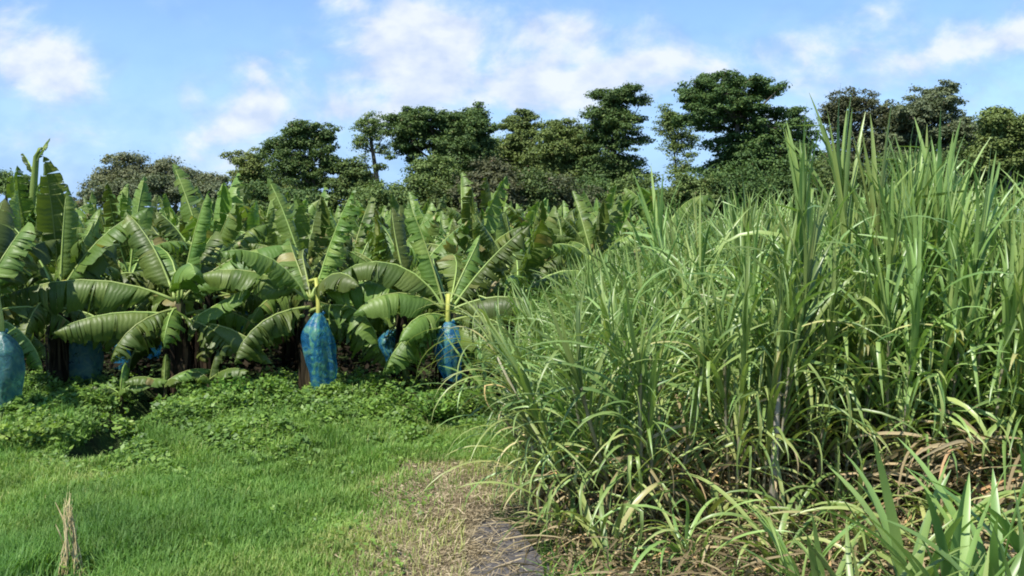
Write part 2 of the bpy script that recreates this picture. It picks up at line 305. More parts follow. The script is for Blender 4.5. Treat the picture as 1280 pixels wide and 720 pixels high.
# ------------------------------------------------------------------ banana leaves
def banana_leaf(seed, L=2.0, W=.36, e0=50, bend=70, fold=25, tears=8, ragged=.15, petiole=.12, curve=0.0, power=1.3, midr=.017, back=True, tw=0.0):
    """returns blade MB and midrib MB; leaf grows along +X from the origin in the XZ plane"""
    rs = random.Random(seed); n = 30
    pts = []; p = Vector((0, 0, 0)); ang = []
    for i in range(n+1):
        t = i/n; e = R(e0 - bend*t**power); a = curve*t*t
        ang.append((e, a)); pts.append(p.copy())
        p = p + Vector((math.cos(e)*math.cos(a), math.cos(e)*math.sin(a), math.sin(e)))*(L/n)
    def frame(t):
        f = t*n; i = min(int(f), n-1); u = f-i; c = pts[i].lerp(pts[i+1], u)
        e = ang[i][0]*(1-u)+ang[i+1][0]*u; a = ang[i][1]
        T = Vector((math.cos(e)*math.cos(a), math.cos(e)*math.sin(a), math.sin(e))); S = Vector((-math.sin(a), math.cos(a), 0)); B_ = T.cross(S); q_ = tw*t*t; S2 = S*math.cos(q_)+B_*math.sin(q_); return c, T, S2, T.cross(S2)
    blade = MB()
    def wprof(t):
        u = (t-petiole)/(1-petiole)
        if u <= 0: return .008
        return W*min(1, (u/.16)**.55)*(1-max(0, (u-.55)/.45)**2.1)**.75 + .004
    for side in (-1, 1):
        cuts = sorted([petiole] + [petiole+(1-petiole)*rs.random() for _ in range(tears)] + [1.0])
        for a, b in zip(cuts, cuts[1:]):
            if b-a < .008: continue
            k = max(2, int((b-a)*40)); dr = rs.gauss(0, 1); sweep = .10*(1+ragged*rs.gauss(0, 2)); rr = min(1, max(0, rs.gauss(.5, .2)))
            shr = 1 - ragged*abs(rs.gauss(0, .5)); m = 5; V = []; UV = []; F = []; tilt = ragged*rs.gauss(0, .5); nar = 1-min(.75, (.10+ragged*1.3*rs.random()))*(1 if b-a < .2 else .4)
            for i in range(k+1):
                t = a+(b-a)*i/k; c, T, S, Nn = frame(t); w = wprof(t)*shr
                narrow = nar
                tt = a+(b-a)*(.5+(i/k-.5)*narrow)
                for j in range(m+1):
                    v = j/m; fa = R(fold)*(.4+.9*v) + R(ragged*45)*dr*v
                    out = S*side*math.cos(fa) - Nn*math.sin(fa)
                    cc = frame(t*(1-v)+tt*v)[0]
                    q = cc + out*(w*v) + T*(sweep*v*v*w/W*L*.3) + Nn*(tilt*v*(i/k-.5)*w)
                    q = q + Vector((0, 0, -1))*ragged*.25*v*v*w*max(0, dr)
                    q += Nn*(.010*math.sin(t*L*31+side)+.008*math.sin(t*L*17+seed))*v**.7; q = q + T*(.03*rs.uniform(-1, 1)*(j == m))
                    V.append(q); UV.append((t*L, side*v*w))
            for i in range(k):
                for j in range(m): x = i*(m+1)+j; F.append((x, x+1, x+m+2, x+m+1))
            blade.add(V, F, rr, UV)
    rib = MB(); ts = [0, .06, .12, .2, .35, .5, .65, .8, .92]
    rib.tube([frame(t)[0]+frame(t)[3]*.004 for t in ts], [midr*2.0, midr*1.5, midr*1.2, midr, midr*.85, midr*.7, midr*.5, midr*.35, midr*.15], 6)
    return blade, rib
LEAF = {}
def leaf_obj(parent, loc, az, split, key=None, roll=0, **kw):
    key = key or str(sorted(kw.items()))
    if key not in LEAF:
        b, r = banana_leaf(**kw)
        full = MB(); full.add(b.v, b.f, b.r, b.uv, 0); full.add(r.v, r.f, r.r, r.uv, 1)
        LEAF[key] = (b.mesh('leaf', M['banana']), r.mesh('midrib', M['midrib']), full.mesh('leaf', [M['banana'], M['midrib']]))
    me = LEAF[key]
    o = ob('leaf', me[0] if split else me[2], parent); o.location = loc; o.rotation_euler = (roll, 0, az)
    if split: ob('midrib', me[1], o)
    return o
def stem_mesh(H, seed):
    rs = random.Random(seed); b = MB(); lean = rs.uniform(-.06, .06); pts = []; rad = []
    for i in range(9):
        t = i/8; pts.append((lean*math.sin(t*2.2), rs.uniform(-.01, .01), t*H-.05)); rad.append(.13-.06*t + .02*(i == 0)+rs.uniform(-.006, .006))
    b.tube(pts, rad, 12)
    for k in range(5):   # old leaf-sheath flaps
        a = rs.uniform(0, 6.28); z0 = rs.uniform(.2, H*.8); hh = rs.uniform(.3, .6); V = []
        for i in range(6):
            t = i/5; r = .12-.05*(z0+t*hh)/H + .012+.03*math.sin(t*3)
            for da in (-.5, 0, .5): V.append((math.cos(a+da*(1-.6*t))*r, math.sin(a+da*(1-.6*t))*r, z0+t*hh))
        b.add(V, [(i*3+j, i*3+j+1, i*3+j+4, i*3+j+3) for i in range(5) for j in range(2)])
    return b.mesh('pseudostem', M['stem'])
def dead_leaf_mesh(seed, L):
    rs = random.Random(seed); b = MB()
    for k in range(7):
        a = rs.uniform(-.5, .5); w = rs.uniform(.02, .05); V = []
        for i in range(8):
            t = i/7; x = .09+.10*math.sin(min(t*2, 1)*1.5)*(1-.3*t)+rs.uniform(-.015, .015); z = .1*math.sin(t*4)-L*t*t*.9
            c = Vector((x, a*.25*t+rs.uniform(-.01, .01), z)); ww = w*(1-t*.5)
            V += [c-Vector((rs.uniform(-.3, .3)*ww, ww, 0)), c+Vector((rs.uniform(-.3, .3)*ww, ww, 0))]
        b.add(V, [(i*2, i*2+1, i*2+3, i*2+2) for i in range(7)], rs.random())
    return b.mesh('dead_leaf', M['dead_leaf'])
DEAD = [dead_leaf_mesh(s, l) for s, l in ((1, 1.1), (2, .9), (3, 1.3))]
STEM = [stem_mesh(1.8, s) for s in range(3)]
LABELNONE = None
LV = [dict(seed=10+i) for i in range(0)]
def std_leaf(age, v):
    """leaf shapes by age 0 (youngest, erect) to 6 (old, hanging)"""
    tab = [dict(L=1.65, W=.27, e0=85, bend=12, fold=52, tears=8, ragged=.15),
           dict(L=1.65, W=.31, e0=77, bend=28, fold=42, tears=14, ragged=.25),
           dict(L=1.6, W=.34, e0=64, bend=72, fold=42, tears=18, ragged=.32),
           dict(L=1.75, W=.38, e0=55, bend=74, fold=42, tears=20, ragged=.35),
           dict(L=1.7, W=.38, e0=40, bend=82, fold=50, tears=20, ragged=.35),
           dict(L=1.65, W=.36, e0=20, bend=88, fold=50, tears=18, ragged=.35),
           dict(L=1.55, W=.34, e0=-5, bend=75, fold=62, tears=20, ragged=.4)]
    d = dict(tab[age]); d['seed'] = age*10+v; rs = random.Random(d['seed']*7+1)
    d['L'] *= rs.uniform(.68, 1.12); d['bend'] *= rs.uniform(.6, 1.3); d['e0'] += rs.uniform(-9, 6); d['curve'] = rs.uniform(-.9, .9); d['tw'] = rs.uniform(-1.3, 1.3); d['fold'] *= rs.uniform(.7, 1.3); d['W'] *= rs.uniform(.9, 1.1); return d
def banana_plant(loc, rz, seed, split, H=1.72, scale=1.0, ages=(0, 1, 2, 2, 3, 3, 4, 4, 5, 6), dead=2):
    root = empty('banana_plant', loc, rz); rs = random.Random(seed)
    s = ob('pseudostem', STEM[seed % 3], root); s.scale = (1, 1, H/1.8)
    az = rs.uniform(0, 6.28)
    for i, a in enumerate(ages):
        az += R(137.5)+rs.uniform(-.3, .3); v = rs.randrange(4)
        leaf_obj(root, (math.cos(az)*.05, math.sin(az)*.05, H+.1-.07*i*.7), az, split, key=('std', a, v), roll=rs.uniform(-.4, .4), **std_leaf(a, v))
    for i in range(dead):
        d = ob('dead_leaf', DEAD[rs.randrange(3)], root); d.location = (0, 0, H-.35-.1*i); d.rotation_euler = (0, 0, rs.uniform(0, 6.28))
    root.scale = (scale,)*3
    return root
BG = 'banana plants of the plantation'
def kidmap():
    k = {}
    for o in COL.objects:
        if o.parent: k.setdefault(o.parent.name, []).append(o)
    return k

# --- bunch, stalk, bag
def bunch_mesh(L, seed=5):
    rs = random.Random(seed); b = MB()
    hands = int(L/.12)
    for h in range(hands):
        z = -.12-h*.115; r = .12*(1-.35*(h/hands))
        for k in range(11):
            a = 2*math.pi*k/11+h*.4; d = Vector((math.cos(a), math.sin(a), 0)); pts = []; 
            for i in range(6):
                t = i/5; pts.append(d*(r*.35+r*(.75*math.sin(t*1.7)))+Vector((0, 0, z-.05+.15*t)))
            b.tube(pts, [.008, .017, .021, .021, .015, .005], 6, cap=True)
    b.tube([(0, 0, .1), (0, 0, -L)], [.025, .015], 8)
    return b.mesh('banana_bunch', M['banana_fruit'])
def bag_mesh(name, L, rw, seed, mat):
    rs = random.Random(seed); b = MB(); n = 26; k = 40; V = []; F = []
    ph = [rs.uniform(0, 6.28) for _ in range(6)]
    for i in range(n+1):
        t = i/n
        r = rw*(.2+.8*math.sin(min(1, t/.38)*math.pi/2)**.8)*(1-.38*max(0, (t-.45)/.55)**1.4) if t > .03 else rw*.2
        for j in range(k):
            a = 2*math.pi*j/k
            wr = 1+.06*math.sin(5*a+ph[0]+t*3)+.04*math.sin(9*a+ph[1]-t*5)*(.4+t)+.025*math.sin(t*17+ph[2]+2*math.sin(a+ph[3]))+.06*math.sin(2*a+ph[3]+4*t)+.03*math.sin(13*a+ph[4]+9*t)
            zz = -t*L + (.02*math.sin(3*a+ph[5])*t)
            V.append((math.cos(a)*r*wr+.09*(t-.3)*(t > .3)+.02*math.sin(6*t+ph[1]), math.sin(a)*r*wr, zz))
    for i in range(n):
        for j in range(k): j2 = (j+1) % k; F.append((i*k+j, i*k+j2, (i+1)*k+j2, (i+1)*k+j))
    b.add(V, F); b_ = b.mesh(name, mat); return b_
def tie_mesh(rw, mat):
    b = MB(); pts = [(math.cos(a)*rw, math.sin(a)*rw, 0) for a in np.linspace(0, 6.283, 17)]
    b.tube(pts, [.012]*17, 6, cap=False); b.tube([(rw, 0, 0), (rw+.03, -.03, .05), (rw+.05, -.04, .02)], [.012, .02, .008], 6)
    return b.mesh('tie', mat)
def hang_bunch(root, px, py_top, py_bot, D, rw, label, mat='bag_blue', seed=1, bunch=True, stalk_from=None, group='blue plastic sleeves over banana bunches'):
    top = P(px, py_top, D); bot = P(px, py_bot, D); L = top.z-bot.z
    bo = empty('bunch_bag', top); tag(bo, label, 'plastic bag', group)
    ob('sleeve', bag_mesh('sleeve', L, rw, seed, M[mat]), bo); t = ob('tie', tie_mesh(rw*.24, M[mat]), bo); t.location = (0, 0, -.03)
    if root:
        c = root.location + Vector((0, 0, 1.72*root.scale.z)); inv = Matrix.LocRotScale(root.location, root.rotation_euler, root.scale).inverted()
        f = MB(); mid = (c+top)/2; hi = Vector((mid.x*.4+top.x*.6, mid.y*.4+top.y*.6, c.z+.05))
        f.tube([inv@c, inv@hi, inv@(top+Vector((0, 0, .14))), inv@top, inv@(top-Vector((0, 0, .1)))], [.035, .034, .034, .036, .03], 8)
        ob('fruit_stalk', f.mesh('fruit_stalk', M['fruit_stalk']), root)
        if bunch:
            bb = ob('banana_bunch', bunch_mesh(L*.8, seed), root); bb.location = inv@(top-Vector((0, 0, .2)))
            s = rw/.2/root.scale.x; bb.scale = (s*.85, s*.85, .92/root.scale.z)
    return bo

# --- the hero front row
def hero(px, D, H_py, specs, label, seed, extra=(1, 2, 3, 2, 4, 5), dead=6):
    c = P(px, H_py, D); z0 = gzf(c.x, D); H = c.z-z0
    root = empty('banana_plant', (c.x, D, z0)); tag(root, label, 'banana plant', BG)
    s = ob('pseudostem', STEM[seed % 3], root); s.scale = (1, 1, H/1.8)
    for i, sp in enumerate(specs):
        sp = dict(sp); az = R(sp.pop('az')); dz = sp.pop('dz', 0); roll = sp.pop('roll', 0)
        sp.setdefault('seed', seed*100+i)
        leaf_obj(root, (math.cos(az)*.05, math.sin(az)*.05, H+dz), az, True, roll=roll, **sp)
    rs = random.Random(seed); az = rs.uniform(.5, 2.6)
    for i, a in enumerate(extra):   # leaves on the far side
        v = rs.randrange(3); aa = R(30+120*((i*.618+rs.random()*.2) % 1))
        leaf_obj(root, (0, .06, H-.05*i), aa, True, key=('std', a, v), **std_leaf(a, v))
    for i, (a, da) in enumerate(((6, -152), (5, -28), (6, 175), (6, 5)) if px > 300 else ((6, -140), (5, -75), (6, -15))):
        v = rs.randrange(4); leaf_obj(root, (0, -.04, H-.12-.06*i), R(da+rs.uniform(-12, 12)), True, key=('std', a, v), **std_leaf(a, v))
    for i in range(dead):
        d = ob('dead_leaf', DEAD[rs.randrange(3)], root); d.location = (0, 0, H-.3-.12*i); d.rotation_euler = (0, 0, rs.uniform(0, 6.28))
    return root
p_mid = hero(388, 15.0, 374, [
    dict(az=5, e0=74, bend=10, L=1.75, W=.26, fold=50, tears=34, ragged=.45),
    dict(az=-12, e0=34, bend=92, L=1.75, W=.42, fold=52, tears=10, ragged=.12),
    dict(az=184, e0=38, bend=62, L=1.75, W=.34, fold=52, tears=7, ragged=.14),
    dict(az=-45, e0=52, bend=95, L=1.35, W=.34, fold=35, tears=6, ragged=.12),
    dict(az=-150, e0=62, bend=78, L=1.6, W=.3, fold=48, tears=12, ragged=.25),
    dict(az=205, e0=5, bend=75, L=1.25, W=.28, fold=50, tears=7, ragged=.15, dz=-.25)],
    'banana plant with a blue bagged bunch, middle of the front row', 1)
p_right = hero(560, 14.7, 388, [
    dict(az=166, e0=75, bend=10, L=1.7, W=.22, fold=62, tears=12, ragged=.22),
    dict(az=8, e0=56, bend=22, L=1.75, W=.3, fold=48, tears=30, ragged=.4),
    dict(az=-8, e0=26, bend=58, L=1.45, W=.40, fold=55, tears=9, ragged=.1),
    dict(az=184, e0=62, bend=112, L=2.0, W=.36, fold=45, tears=9, ragged=.18),
    dict(az=200, e0=36, bend=88, L=1.5, W=.36, fold=50, tears=5, ragged=.1),
    dict(az=-30, e0=-5, bend=65, L=1.3, W=.34, fold=45, tears=4, ragged=.1, dz=-.15),
    dict(az=230, e0=20, bend=90, L=1.1, W=.26, fold=40, tears=5, ragged=.1, dz=-.1)],
    'banana plant beside the cane, right end of the front row', 2)
p_left = hero(222, 15.1, 376, [
    dict(az=190, e0=27, bend=56, L=2.75, W=.50, fold=66, tears=26, ragged=.16, power=1.0),
    dict(az=200, e0=10, bend=40, L=1.75, W=.38, fold=64, tears=14, ragged=.12, dz=-.22),
    dict(az=-6, e0=30, bend=2, L=1.25, W=.23, fold=42, tears=2, ragged=.05, dz=-.38),
    dict(az=-15, e0=6, bend=62, L=1.7, W=.30, fold=55, tears=6, ragged=.1, dz=-.35),
    dict(az=10, e0=80, bend=10, L=1.7, W=.20, fold=68, tears=10, ragged=.2),
    dict(az=150, e0=66, bend=34, L=1.75, W=.32, fold=48, tears=9, ragged=.16),
    dict(az=-60, e0=64, bend=105, L=1.5, W=.36, fold=40, tears=4, ragged=.08),
    dict(az=20, e0=48, bend=50, L=1.9, W=.36, fold=35, tears=6, ragged=.1)],
    'banana plant spreading one very long arched leaf to the left edge', 3)
p_edge = hero(72, 15.4, 366, [
    dict(az=60, e0=86, bend=4, L=1.6, W=.24, fold=60, tears=8, ragged=.15),
    dict(az=165, e0=66, bend=50, L=1.9, W=.36, fold=35, tears=12, ragged=.2),
    dict(az=25, e0=62, bend=40, L=1.9, W=.34, fold=30, tears=10, ragged=.2)],
    'banana plant with an upright young leaf above the long arched leaf', 4)
p_out = hero(-22, 13.9, 372, [
    dict(az=50, e0=62, bend=60, L=1.4, W=.34, fold=50, tears=9, ragged=.2),
    dict(az=100, e0=70, bend=40, L=1.8, W=.34, fold=35, tears=5, ragged=.1),
    dict(az=-60, e0=50, bend=100, L=1.5, W=.34, fold=45, tears=5, ragged=.1)],
    'nearest banana plant, cut by the left edge, beside the pale teal bag', 5)
hang_bunch(p_mid, 398, 391, 486, 14.72, .235, 'bright blue plastic sleeve mottled green, hanging in sunlight mid row', 'bag_blue', 3)
hang_bunch(p_right, 560, 402, 474, 14.6, .21, 'dark blue plastic sleeve half shaded beside the cane', 'bag_blue', 4)
hang_bunch(p_edge, 100, 402, 500, 15.6, .27, 'dull blue plastic sleeve in deep shade below the long leaf', 'bag_teal_shade', 5)  # darker film puts the shade below the leaves into the sleeve colour
hang_bunch(p_out, 2, 414, 512, 13.3, .24, 'pale teal plastic sleeve cut by the left edge of the picture', 'bag_teal_shade', 6)

# --- the rest of the plantation
ROWS = []; D = 16.9; r_ = 1
while D < 66:
    ROWS.append(D); D += 2.1 + .02*(D-17)
protos = []
for k in range(7):
    ages = [(0, 1, 2, 1, 3, 4, 3, 4, 4, 5, 5, 6, 6), (1, 0, 1, 3, 3, 4, 2, 4, 5, 5, 6, 6), (2, 1, 2, 3, 4, 4, 3, 5, 4, 5, 6, 6, 6), (0, 1, 2, 3, 2, 3, 4, 4, 5, 5, 6, 6, 6)][k % 4]
    protos.append(dict(seed=40+k, ages=ages))
built = {}
cnt = 0; KM = None
flowers = []
for ri, D in enumerate(ROWS):
    xl = -.545*D-1.0; xr = (-.6+.12*(D-8)) if D < 22 else (835-640)/FPX*D
    xr = min(xr, 9.5)
    xx = xl+random.uniform(0, 2); ci = 0; near = ri < 2
    items = []
    while xx < xr:
        items.append(xx); xx += 1.8*random.uniform(.8, 1.2)*(1+.008*(D-17))
    for ci, xx in enumerate(items):
        k = random.randrange(7); y = D+random.uniform(-.55, .55); sc_ = random.uniform(.96, 1.2); rz = random.uniform(0, 6.28)
        key = (k, near)
        if key not in built:
            o = banana_plant((xx, y, gzf(xx, y)), rz, protos[k]['seed'], near, H=[1.72, 1.5, 1.85, 1.65, 1.4, 1.75, 1.95][k], ages=protos[k]['ages'], dead=7 if near else 4)
            built[key] = o; KM = kidmap()
        else:
            o = copy_tree(built[key], KM); o.location = (xx, y, gzf(xx, y)); o.rotation_euler = (random.uniform(-.06, .06), random.uniform(-.06, .06), rz)
        o.scale = (sc_, sc_, sc_*random.uniform(.95, 1.1))
        dep = 'just behind the front row' if ri == 0 else ('in the middle of the field' if D < 32 else ('far back in the field' if D < 50 else 'near the foot of the trees'))
        tag(o, f'banana plant {dep}, {ORD[ri+1]} row, {ORD[ci]} from the left', 'banana plant', BG)
        cnt += 1
# tall plant with a furled leaf sticking up at the left
tp = banana_plant((P(36, 300, 21).x, 21, 0), 1.0, 41, True, H=2.3, ages=(1, 2, 3, 3, 4, 4, 5)); tag(tp, 'tall banana plant with one furled leaf spike rising against the sky', 'banana plant', BG)
b = MB(); tipz = P(50, 183, 21).z; bx = 0
pts = [(.0, 0, 2.2), (.05, 0, 2.9), (.13, .02, 3.6), (.2, .02, 4.2), (.28, .0, tipz-.05), (.34, 0, tipz-.02)]
a1 = tp.rotation_euler.z; pts = [Matrix.Rotation(-a1, 3, 'Z')@Vector(p) for p in pts]
b.tube(pts, [.06, .07, .075, .06, .035, .01], 10, r=[.7]*60 if False else .85); ob('furled_leaf', b.mesh('furled_leaf', M['banana']), tp)
for i, (z0, s) in enumerate(((3.3, .3), (3.8, .28), (4.1, .2))):
    lo = leaf_obj(tp, Matrix.Rotation(-a1, 3, 'Z')@Vector((.1+.06*i, 0, z0)), R(-a1*57.3+(170 if i % 2 else 10)), True, seed=600+i, L=.55, W=.09, e0=70, bend=20, fold=35, tears=3, ragged=.2)
print('bananas', cnt)
for px, y0, y1, D, rw, lab in ((188, 418, 447, 19.2, .16, 'small bright blue sleeve glimpsed under the plants behind the long leaf'),
                           (490, 412, 462, 17.0, .24, 'shaded blue sleeve between the two front plants with bags'),
                           (305, 388, 420, 19.0, .15, 'pale blue sleeve glimpsed in the gap left of the bright blue one'),
                           (150, 430, 470, 18.5, .16, 'dark blue sleeve in shadow right of the dull blue sleeve')):
    hang_bunch(None, px, y0, y1, D, rw, lab, 'bag_blue', int(px))
# yellow flower bract near left bag
b = MB(); b.tube([(0, 0, .3), (.01, 0, .2), (0, 0, .1), (0, 0, 0), (0, 0, -.05)], [.01, .045, .07, .05, .01], 10, r=.5)
M['straw'] = plain_mat('bleached_straw', (.42, .34, .16), (.66, .56, .30), scale=14, rough=.7)
M['yellow'] = plain_mat('yellow_leaf', (.55, .5, .03), (.7, .62, .06), rough=.5)
o = ob('fallen_leaf', b.mesh('fallen_leaf', M['yellow'])); o.location = P(22, 538, 13.2); o.scale = (1, .5, 1); tag(o, 'small curled yellow leaf standing below the pale teal bag', 'leaf')

# ------------------------------------------------------------------ sugarcane
def cane_blade(mb, base, az, e0, bend, L, W, r, rs, power=1.5, twist=0, kink=None, seg=11, fold=.35):
    p = Vector(base); V = []; F = []; a = az; uv = []
    for i in range(seg+1):
        t = i/seg; e = R(e0 - bend*t**power - (70 if kink and t > kink else 0)); aa = a+twist*t
        T = Vector((math.cos(e)*math.cos(aa), math.cos(e)*math.sin(aa), math.sin(e))); S = Vector((-math.sin(aa), math.cos(aa), 0)); Nn = S.cross(T)*-1
        ro = twist*1.5*t; S2 = S*math.cos(ro)+Nn*math.sin(ro); N2 = Nn*math.cos(ro)-S*math.sin(ro)
        w = W*.5*min(1, .45+t*4)*(1-t**2.2)**.8+.0015
        V += [p - S2*w - N2*w*fold*-1, p, p + S2*w + N2*w*fold]; uv += [(t*L, -w), (t*L, 0), (t*L, w)]
        p = p + T*(L/seg)
    for i in range(seg):
        for j in range(2): x = i*3+j; F.append((x, x+1, x+4, x+3))
    mb.add(V, F, r, uv)
def cane_stalk_set(seed, H, tall=False, dry=.5, W=.042, spread=1.0, more=0):
    """one stalk (mesh), its foliage (mesh), its dry leaves (mesh)"""
    rs = random.Random(seed); st = MB(); fo = MB(); dr = MB()
    top = H*.60; bx, by = rs.uniform(-.12, .12), rs.uniform(-.12, .12)
    def sp(z): u = z/max(top, .1); return Vector((bx*u*u, by*u*u, z))
    nn = int(top/.14); pts = []; rad = []
    for i in range(nn+1):
        z = top*i/nn; pts += [sp(z), sp(z+.012)]; rad += [.0165-.004*i/nn, .019-.004*i/nn]
    st.tube(pts, rad, 7)
    az = rs.uniform(0, 6.28); n = rs.randint(19, 23)+more
    for i in range(n):
        u = i/(n-1); z = top*(.40+.60*u) ; az += math.pi+rs.uniform(-.5, .5)
        L = rs.uniform(1.0, 1.45)*(1.0 if u < .8 else .85)*H/3.1
        e0 = 58+28*u+rs.uniform(-8, 6); bend = (165-115*u)*rs.uniform(.6, 1.35)*spread
        if tall and u > .5: bend *= .35; e0 = min(88, e0+6)
        r = min(1, max(0, rs.gauss(.42+(.18 if u < .3 else 0), .2)))
        cane_blade(fo, sp(z), az, e0, bend, L, W*rs.uniform(.75, 1.2), r, rs, rs.uniform(1.1, 2), rs.uniform(-.9, .9), rs.uniform(.4, .8) if rs.random() < .22 else None)
    for i in range(5 if tall else 2):
        cane_blade(fo, sp(top-.05), rs.uniform(0, 6.28), rs.uniform(82, 89), rs.uniform(2, 18), rs.uniform(.9, 1.15)*H/3.1, W*rs.uniform(.9, 1.1), rs.uniform(.5, .8), rs, 1.5, rs.uniform(-.5, .5))
    for i in range(int(13*dry)+3):
        z = rs.uniform(.05, .6)*top; cane_blade(dr, sp(z), rs.uniform(0, 6.28), rs.uniform(20, 70), rs.uniform(120, 170), rs.uniform(.4, .95), .022, rs.random(), rs, rs.uniform(.4, 1), rs.uniform(-2, 2), None, 8)
    return st.mesh('stalk', M['cane_stalk']), fo.mesh('foliage', M['cane_leaf']), dr.mesh('dry_leaves', M['cane_dry'])
CV = [cane_stalk_set(100+i, 3.0+.25*(i % 3), False, .6, W=[.042, .034, .038][i % 3], more=3) for i in range(9)]
CT = [cane_stalk_set(200+i, 3.7, True, .5, W=.058) for i in range(3)]
CE = [cane_stalk_set(300+i, 2.5, False, 1.4, W=.027, spread=1.1, more=8) for i in range(6)]
def stalk_into(root, var, loc, tilt, az, rz, s=1.0):
    st = ob('stalk', var[0], root); st.location = loc; st.scale = (s, s, s)
    q = Matrix.Rotation(az, 4, 'Z')@Matrix.Rotation(tilt, 4, 'Y')@Matrix.Rotation(rz-az, 4, 'Z')
    st.rotation_euler = q.to_euler()
    ob('foliage', var[1], st); ob('dry_leaves', var[2], st); return st
def clump_proto(seed, vars_, n, rad, tmax):
    rs = random.Random(seed); root = empty('sugarcane_clump')
    for i in range(n):
        a = rs.uniform(0, 6.28); r = rad*rs.random()**.5
        stalk_into(root, vars_[rs.randrange(len(vars_))], (math.cos(a)*r, math.sin(a)*r, -.03), R(rs.uniform(1, tmax)), a, rs.uniform(0, 6.28), rs.uniform(.82, 1.1))
    return root
CG = 'sugarcane clumps in the field on the right'
pool_in = [clump_proto(i, CV, 7, .28, 14) for i in range(4)]; pool_ed = [clump_proto(20+i, CE, 7, .25, 24) for i in range(3)]
used = set(); KM = kidmap()
def place(pool, x, y, s, rz, tx, ty, label, grp=CG):
    i = random.randrange(len(pool)); o = pool[i]
    if o.name in used: o = copy_tree(o, KM)
    else: used.add(o.name)
    o.location = (x, y, gzf(x, y)); o.rotation_euler = (tx, ty, rz); o.scale = (s, s, s); tag(o, label, 'sugarcane', grp); return o
ncl = 0; y = 8.9; ri = 0
while y < 21:
    edge = .58+(y-8)*.115; xr = .56*y+.6; x = edge; ci = 0
    while x < xr:
        u = (x-edge)
        jx, jy = random.uniform(-.16, .16), random.uniform(-.2, .2)
        lean = 0
        if ci < 2:
            pool = pool_ed; s = random.uniform(.84, 1.0)*(1+.14*ci); lean = -R(random.uniform(8, 22)*(1-.5*ci))
            lab = (f'short outer sugarcane clump leaning over the track, {ORD[ri]} from the camera' if ci == 0 else f'shorter sugarcane clump second from the track edge, {ORD[ri]} from the camera')
        else:
            pool = pool_in; s = random.uniform(.9, 1.05)*(1+.035*max(0, min(3, x-2.3)))
            where = 'along the front face of the cane' if ri < 2 else ('within the cane field' if y < 14 else 'at the back of the cane field')
            lab = f'sugarcane clump {where}, {ORD[ri]} rank back, {ORD[ci]} from the track'
        ty = lean
        tx = R(random.uniform(2, 9)) if ri == 0 else 0
        # rotation: keep lean in world x by using rz=0 for leaning ones
        place(pool, x+jx, y+jy, s, 0 if (lean or tx) else random.uniform(0, 6.28), tx, ty, lab); ncl += 1
        x += .68 if y < 13 else .82; ci += 1
    y += .78+.035*ri; ri += 1
print('clumps', ncl)
# tall hero clumps
def hero_clump(px, D, n, label, sdl, s=1.0, rad=.22, tmax=10, base=CT):
    X0 = P(px, 400, D).x; root = clump_proto(sdl, base, n, rad, tmax); root.location = (X0, D, gzf(X0, D)); root.scale = (s, s, s); tag(root, label, 'sugarcane', CG); return root
hero_clump(1132, 9.1, 10, 'tallest sugarcane clump, broad upright blades rising above the trees', 71, 1.09, .38, 6)
hero_clump(1012, 9.3, 2, 'slender sugarcane pair with two upright blades left of the tallest clump', 73, 1.08, .12, 3)
hero_clump(870, 11.5, 3, 'upright sugarcane clump in front of the big dark tree', 75, .95, .3, 10)
hero_clump(1190, 9.8, 5, 'tall pale sugarcane clump just right of the tallest one', 81, 1.02, .35, 10)
hero_clump(1262, 8.6, 4, 'tall dark sugarcane clump at the right edge of the picture', 77, .92, .3, 8)
# low arching regrowth along the foot of the cane

def low_set(seed):
    rs = random.Random(seed); fo = MB(); dr = MB()
    for i in range(17):
        cane_blade(fo, (rs.uniform(-.12, .12), rs.uniform(-.1, .1), rs.uniform(.05, .4)), rs.uniform(0, 6.28), rs.uniform(35, 80), rs.uniform(70, 150), rs.uniform(.7, 1.35), rs.uniform(.03, .05), min(1, max(0, rs.gauss(.66, .25))), rs, rs.uniform(1, 1.6), rs.uniform(-.7, .7), rs.uniform(.4, .7) if rs.random() < .2 else None)
    for i in range(12):
        cane_blade(dr, (rs.uniform(-.2, .2), rs.uniform(-.2, .2), rs.uniform(.05, .4)), rs.uniform(0, 6.28), rs.uniform(0, 60), rs.uniform(50, 130), rs.uniform(.4, .9), .02, rs.random(), rs, 1.1, rs.uniform(-2, 2), rs.uniform(.3, .7) if rs.random() < .4 else None, 8)
    return fo.mesh('foliage', M['cane_leaf']), dr.mesh('dry_leaves', M['cane_dry'])
LOW = [low_set(500+i) for i in range(5)]
for i in range(16):
    x = .45+i*.31; y = 8.3-.75*(i % 2)+random.uniform(-.2, .2)-.0*i; root = empty('cane_regrowth', (x, y, gzf(x, y)), random.uniform(0, 6.28)); s_ = random.uniform(.8, 1.1); root.scale = (s_,)*3
    ob('foliage', LOW[i % 5][0], root); ob('dry_leaves', LOW[i % 5][1], root)
    tag(root, f'low arching cane regrowth at the foot of the cane, {ORD[i]} from the track', 'sugarcane', 'low cane regrowth along the front of the field')
root = empty('dry_leaf_heap', (4.1, 8.3, .32)); tag(root, 'heap of golden brown dead cane leaves bent over at the right edge', 'dry leaves'); rs = random.Random(9); dr = MB()
for i in range(110):
    cane_blade(dr, (rs.uniform(-.6, .5), rs.uniform(-.4, .2), rs.uniform(.1, .75)), math.pi+rs.uniform(-1.2, 1.2), rs.uniform(0, 50), rs.uniform(40, 120), rs.uniform(.5, 1.1), .03, rs.uniform(.5, 1), rs, 1.1, rs.uniform(-1.5, 1.5), None, 8)
ob('leaves', dr.mesh('leaves', M['cane_dry']), root)
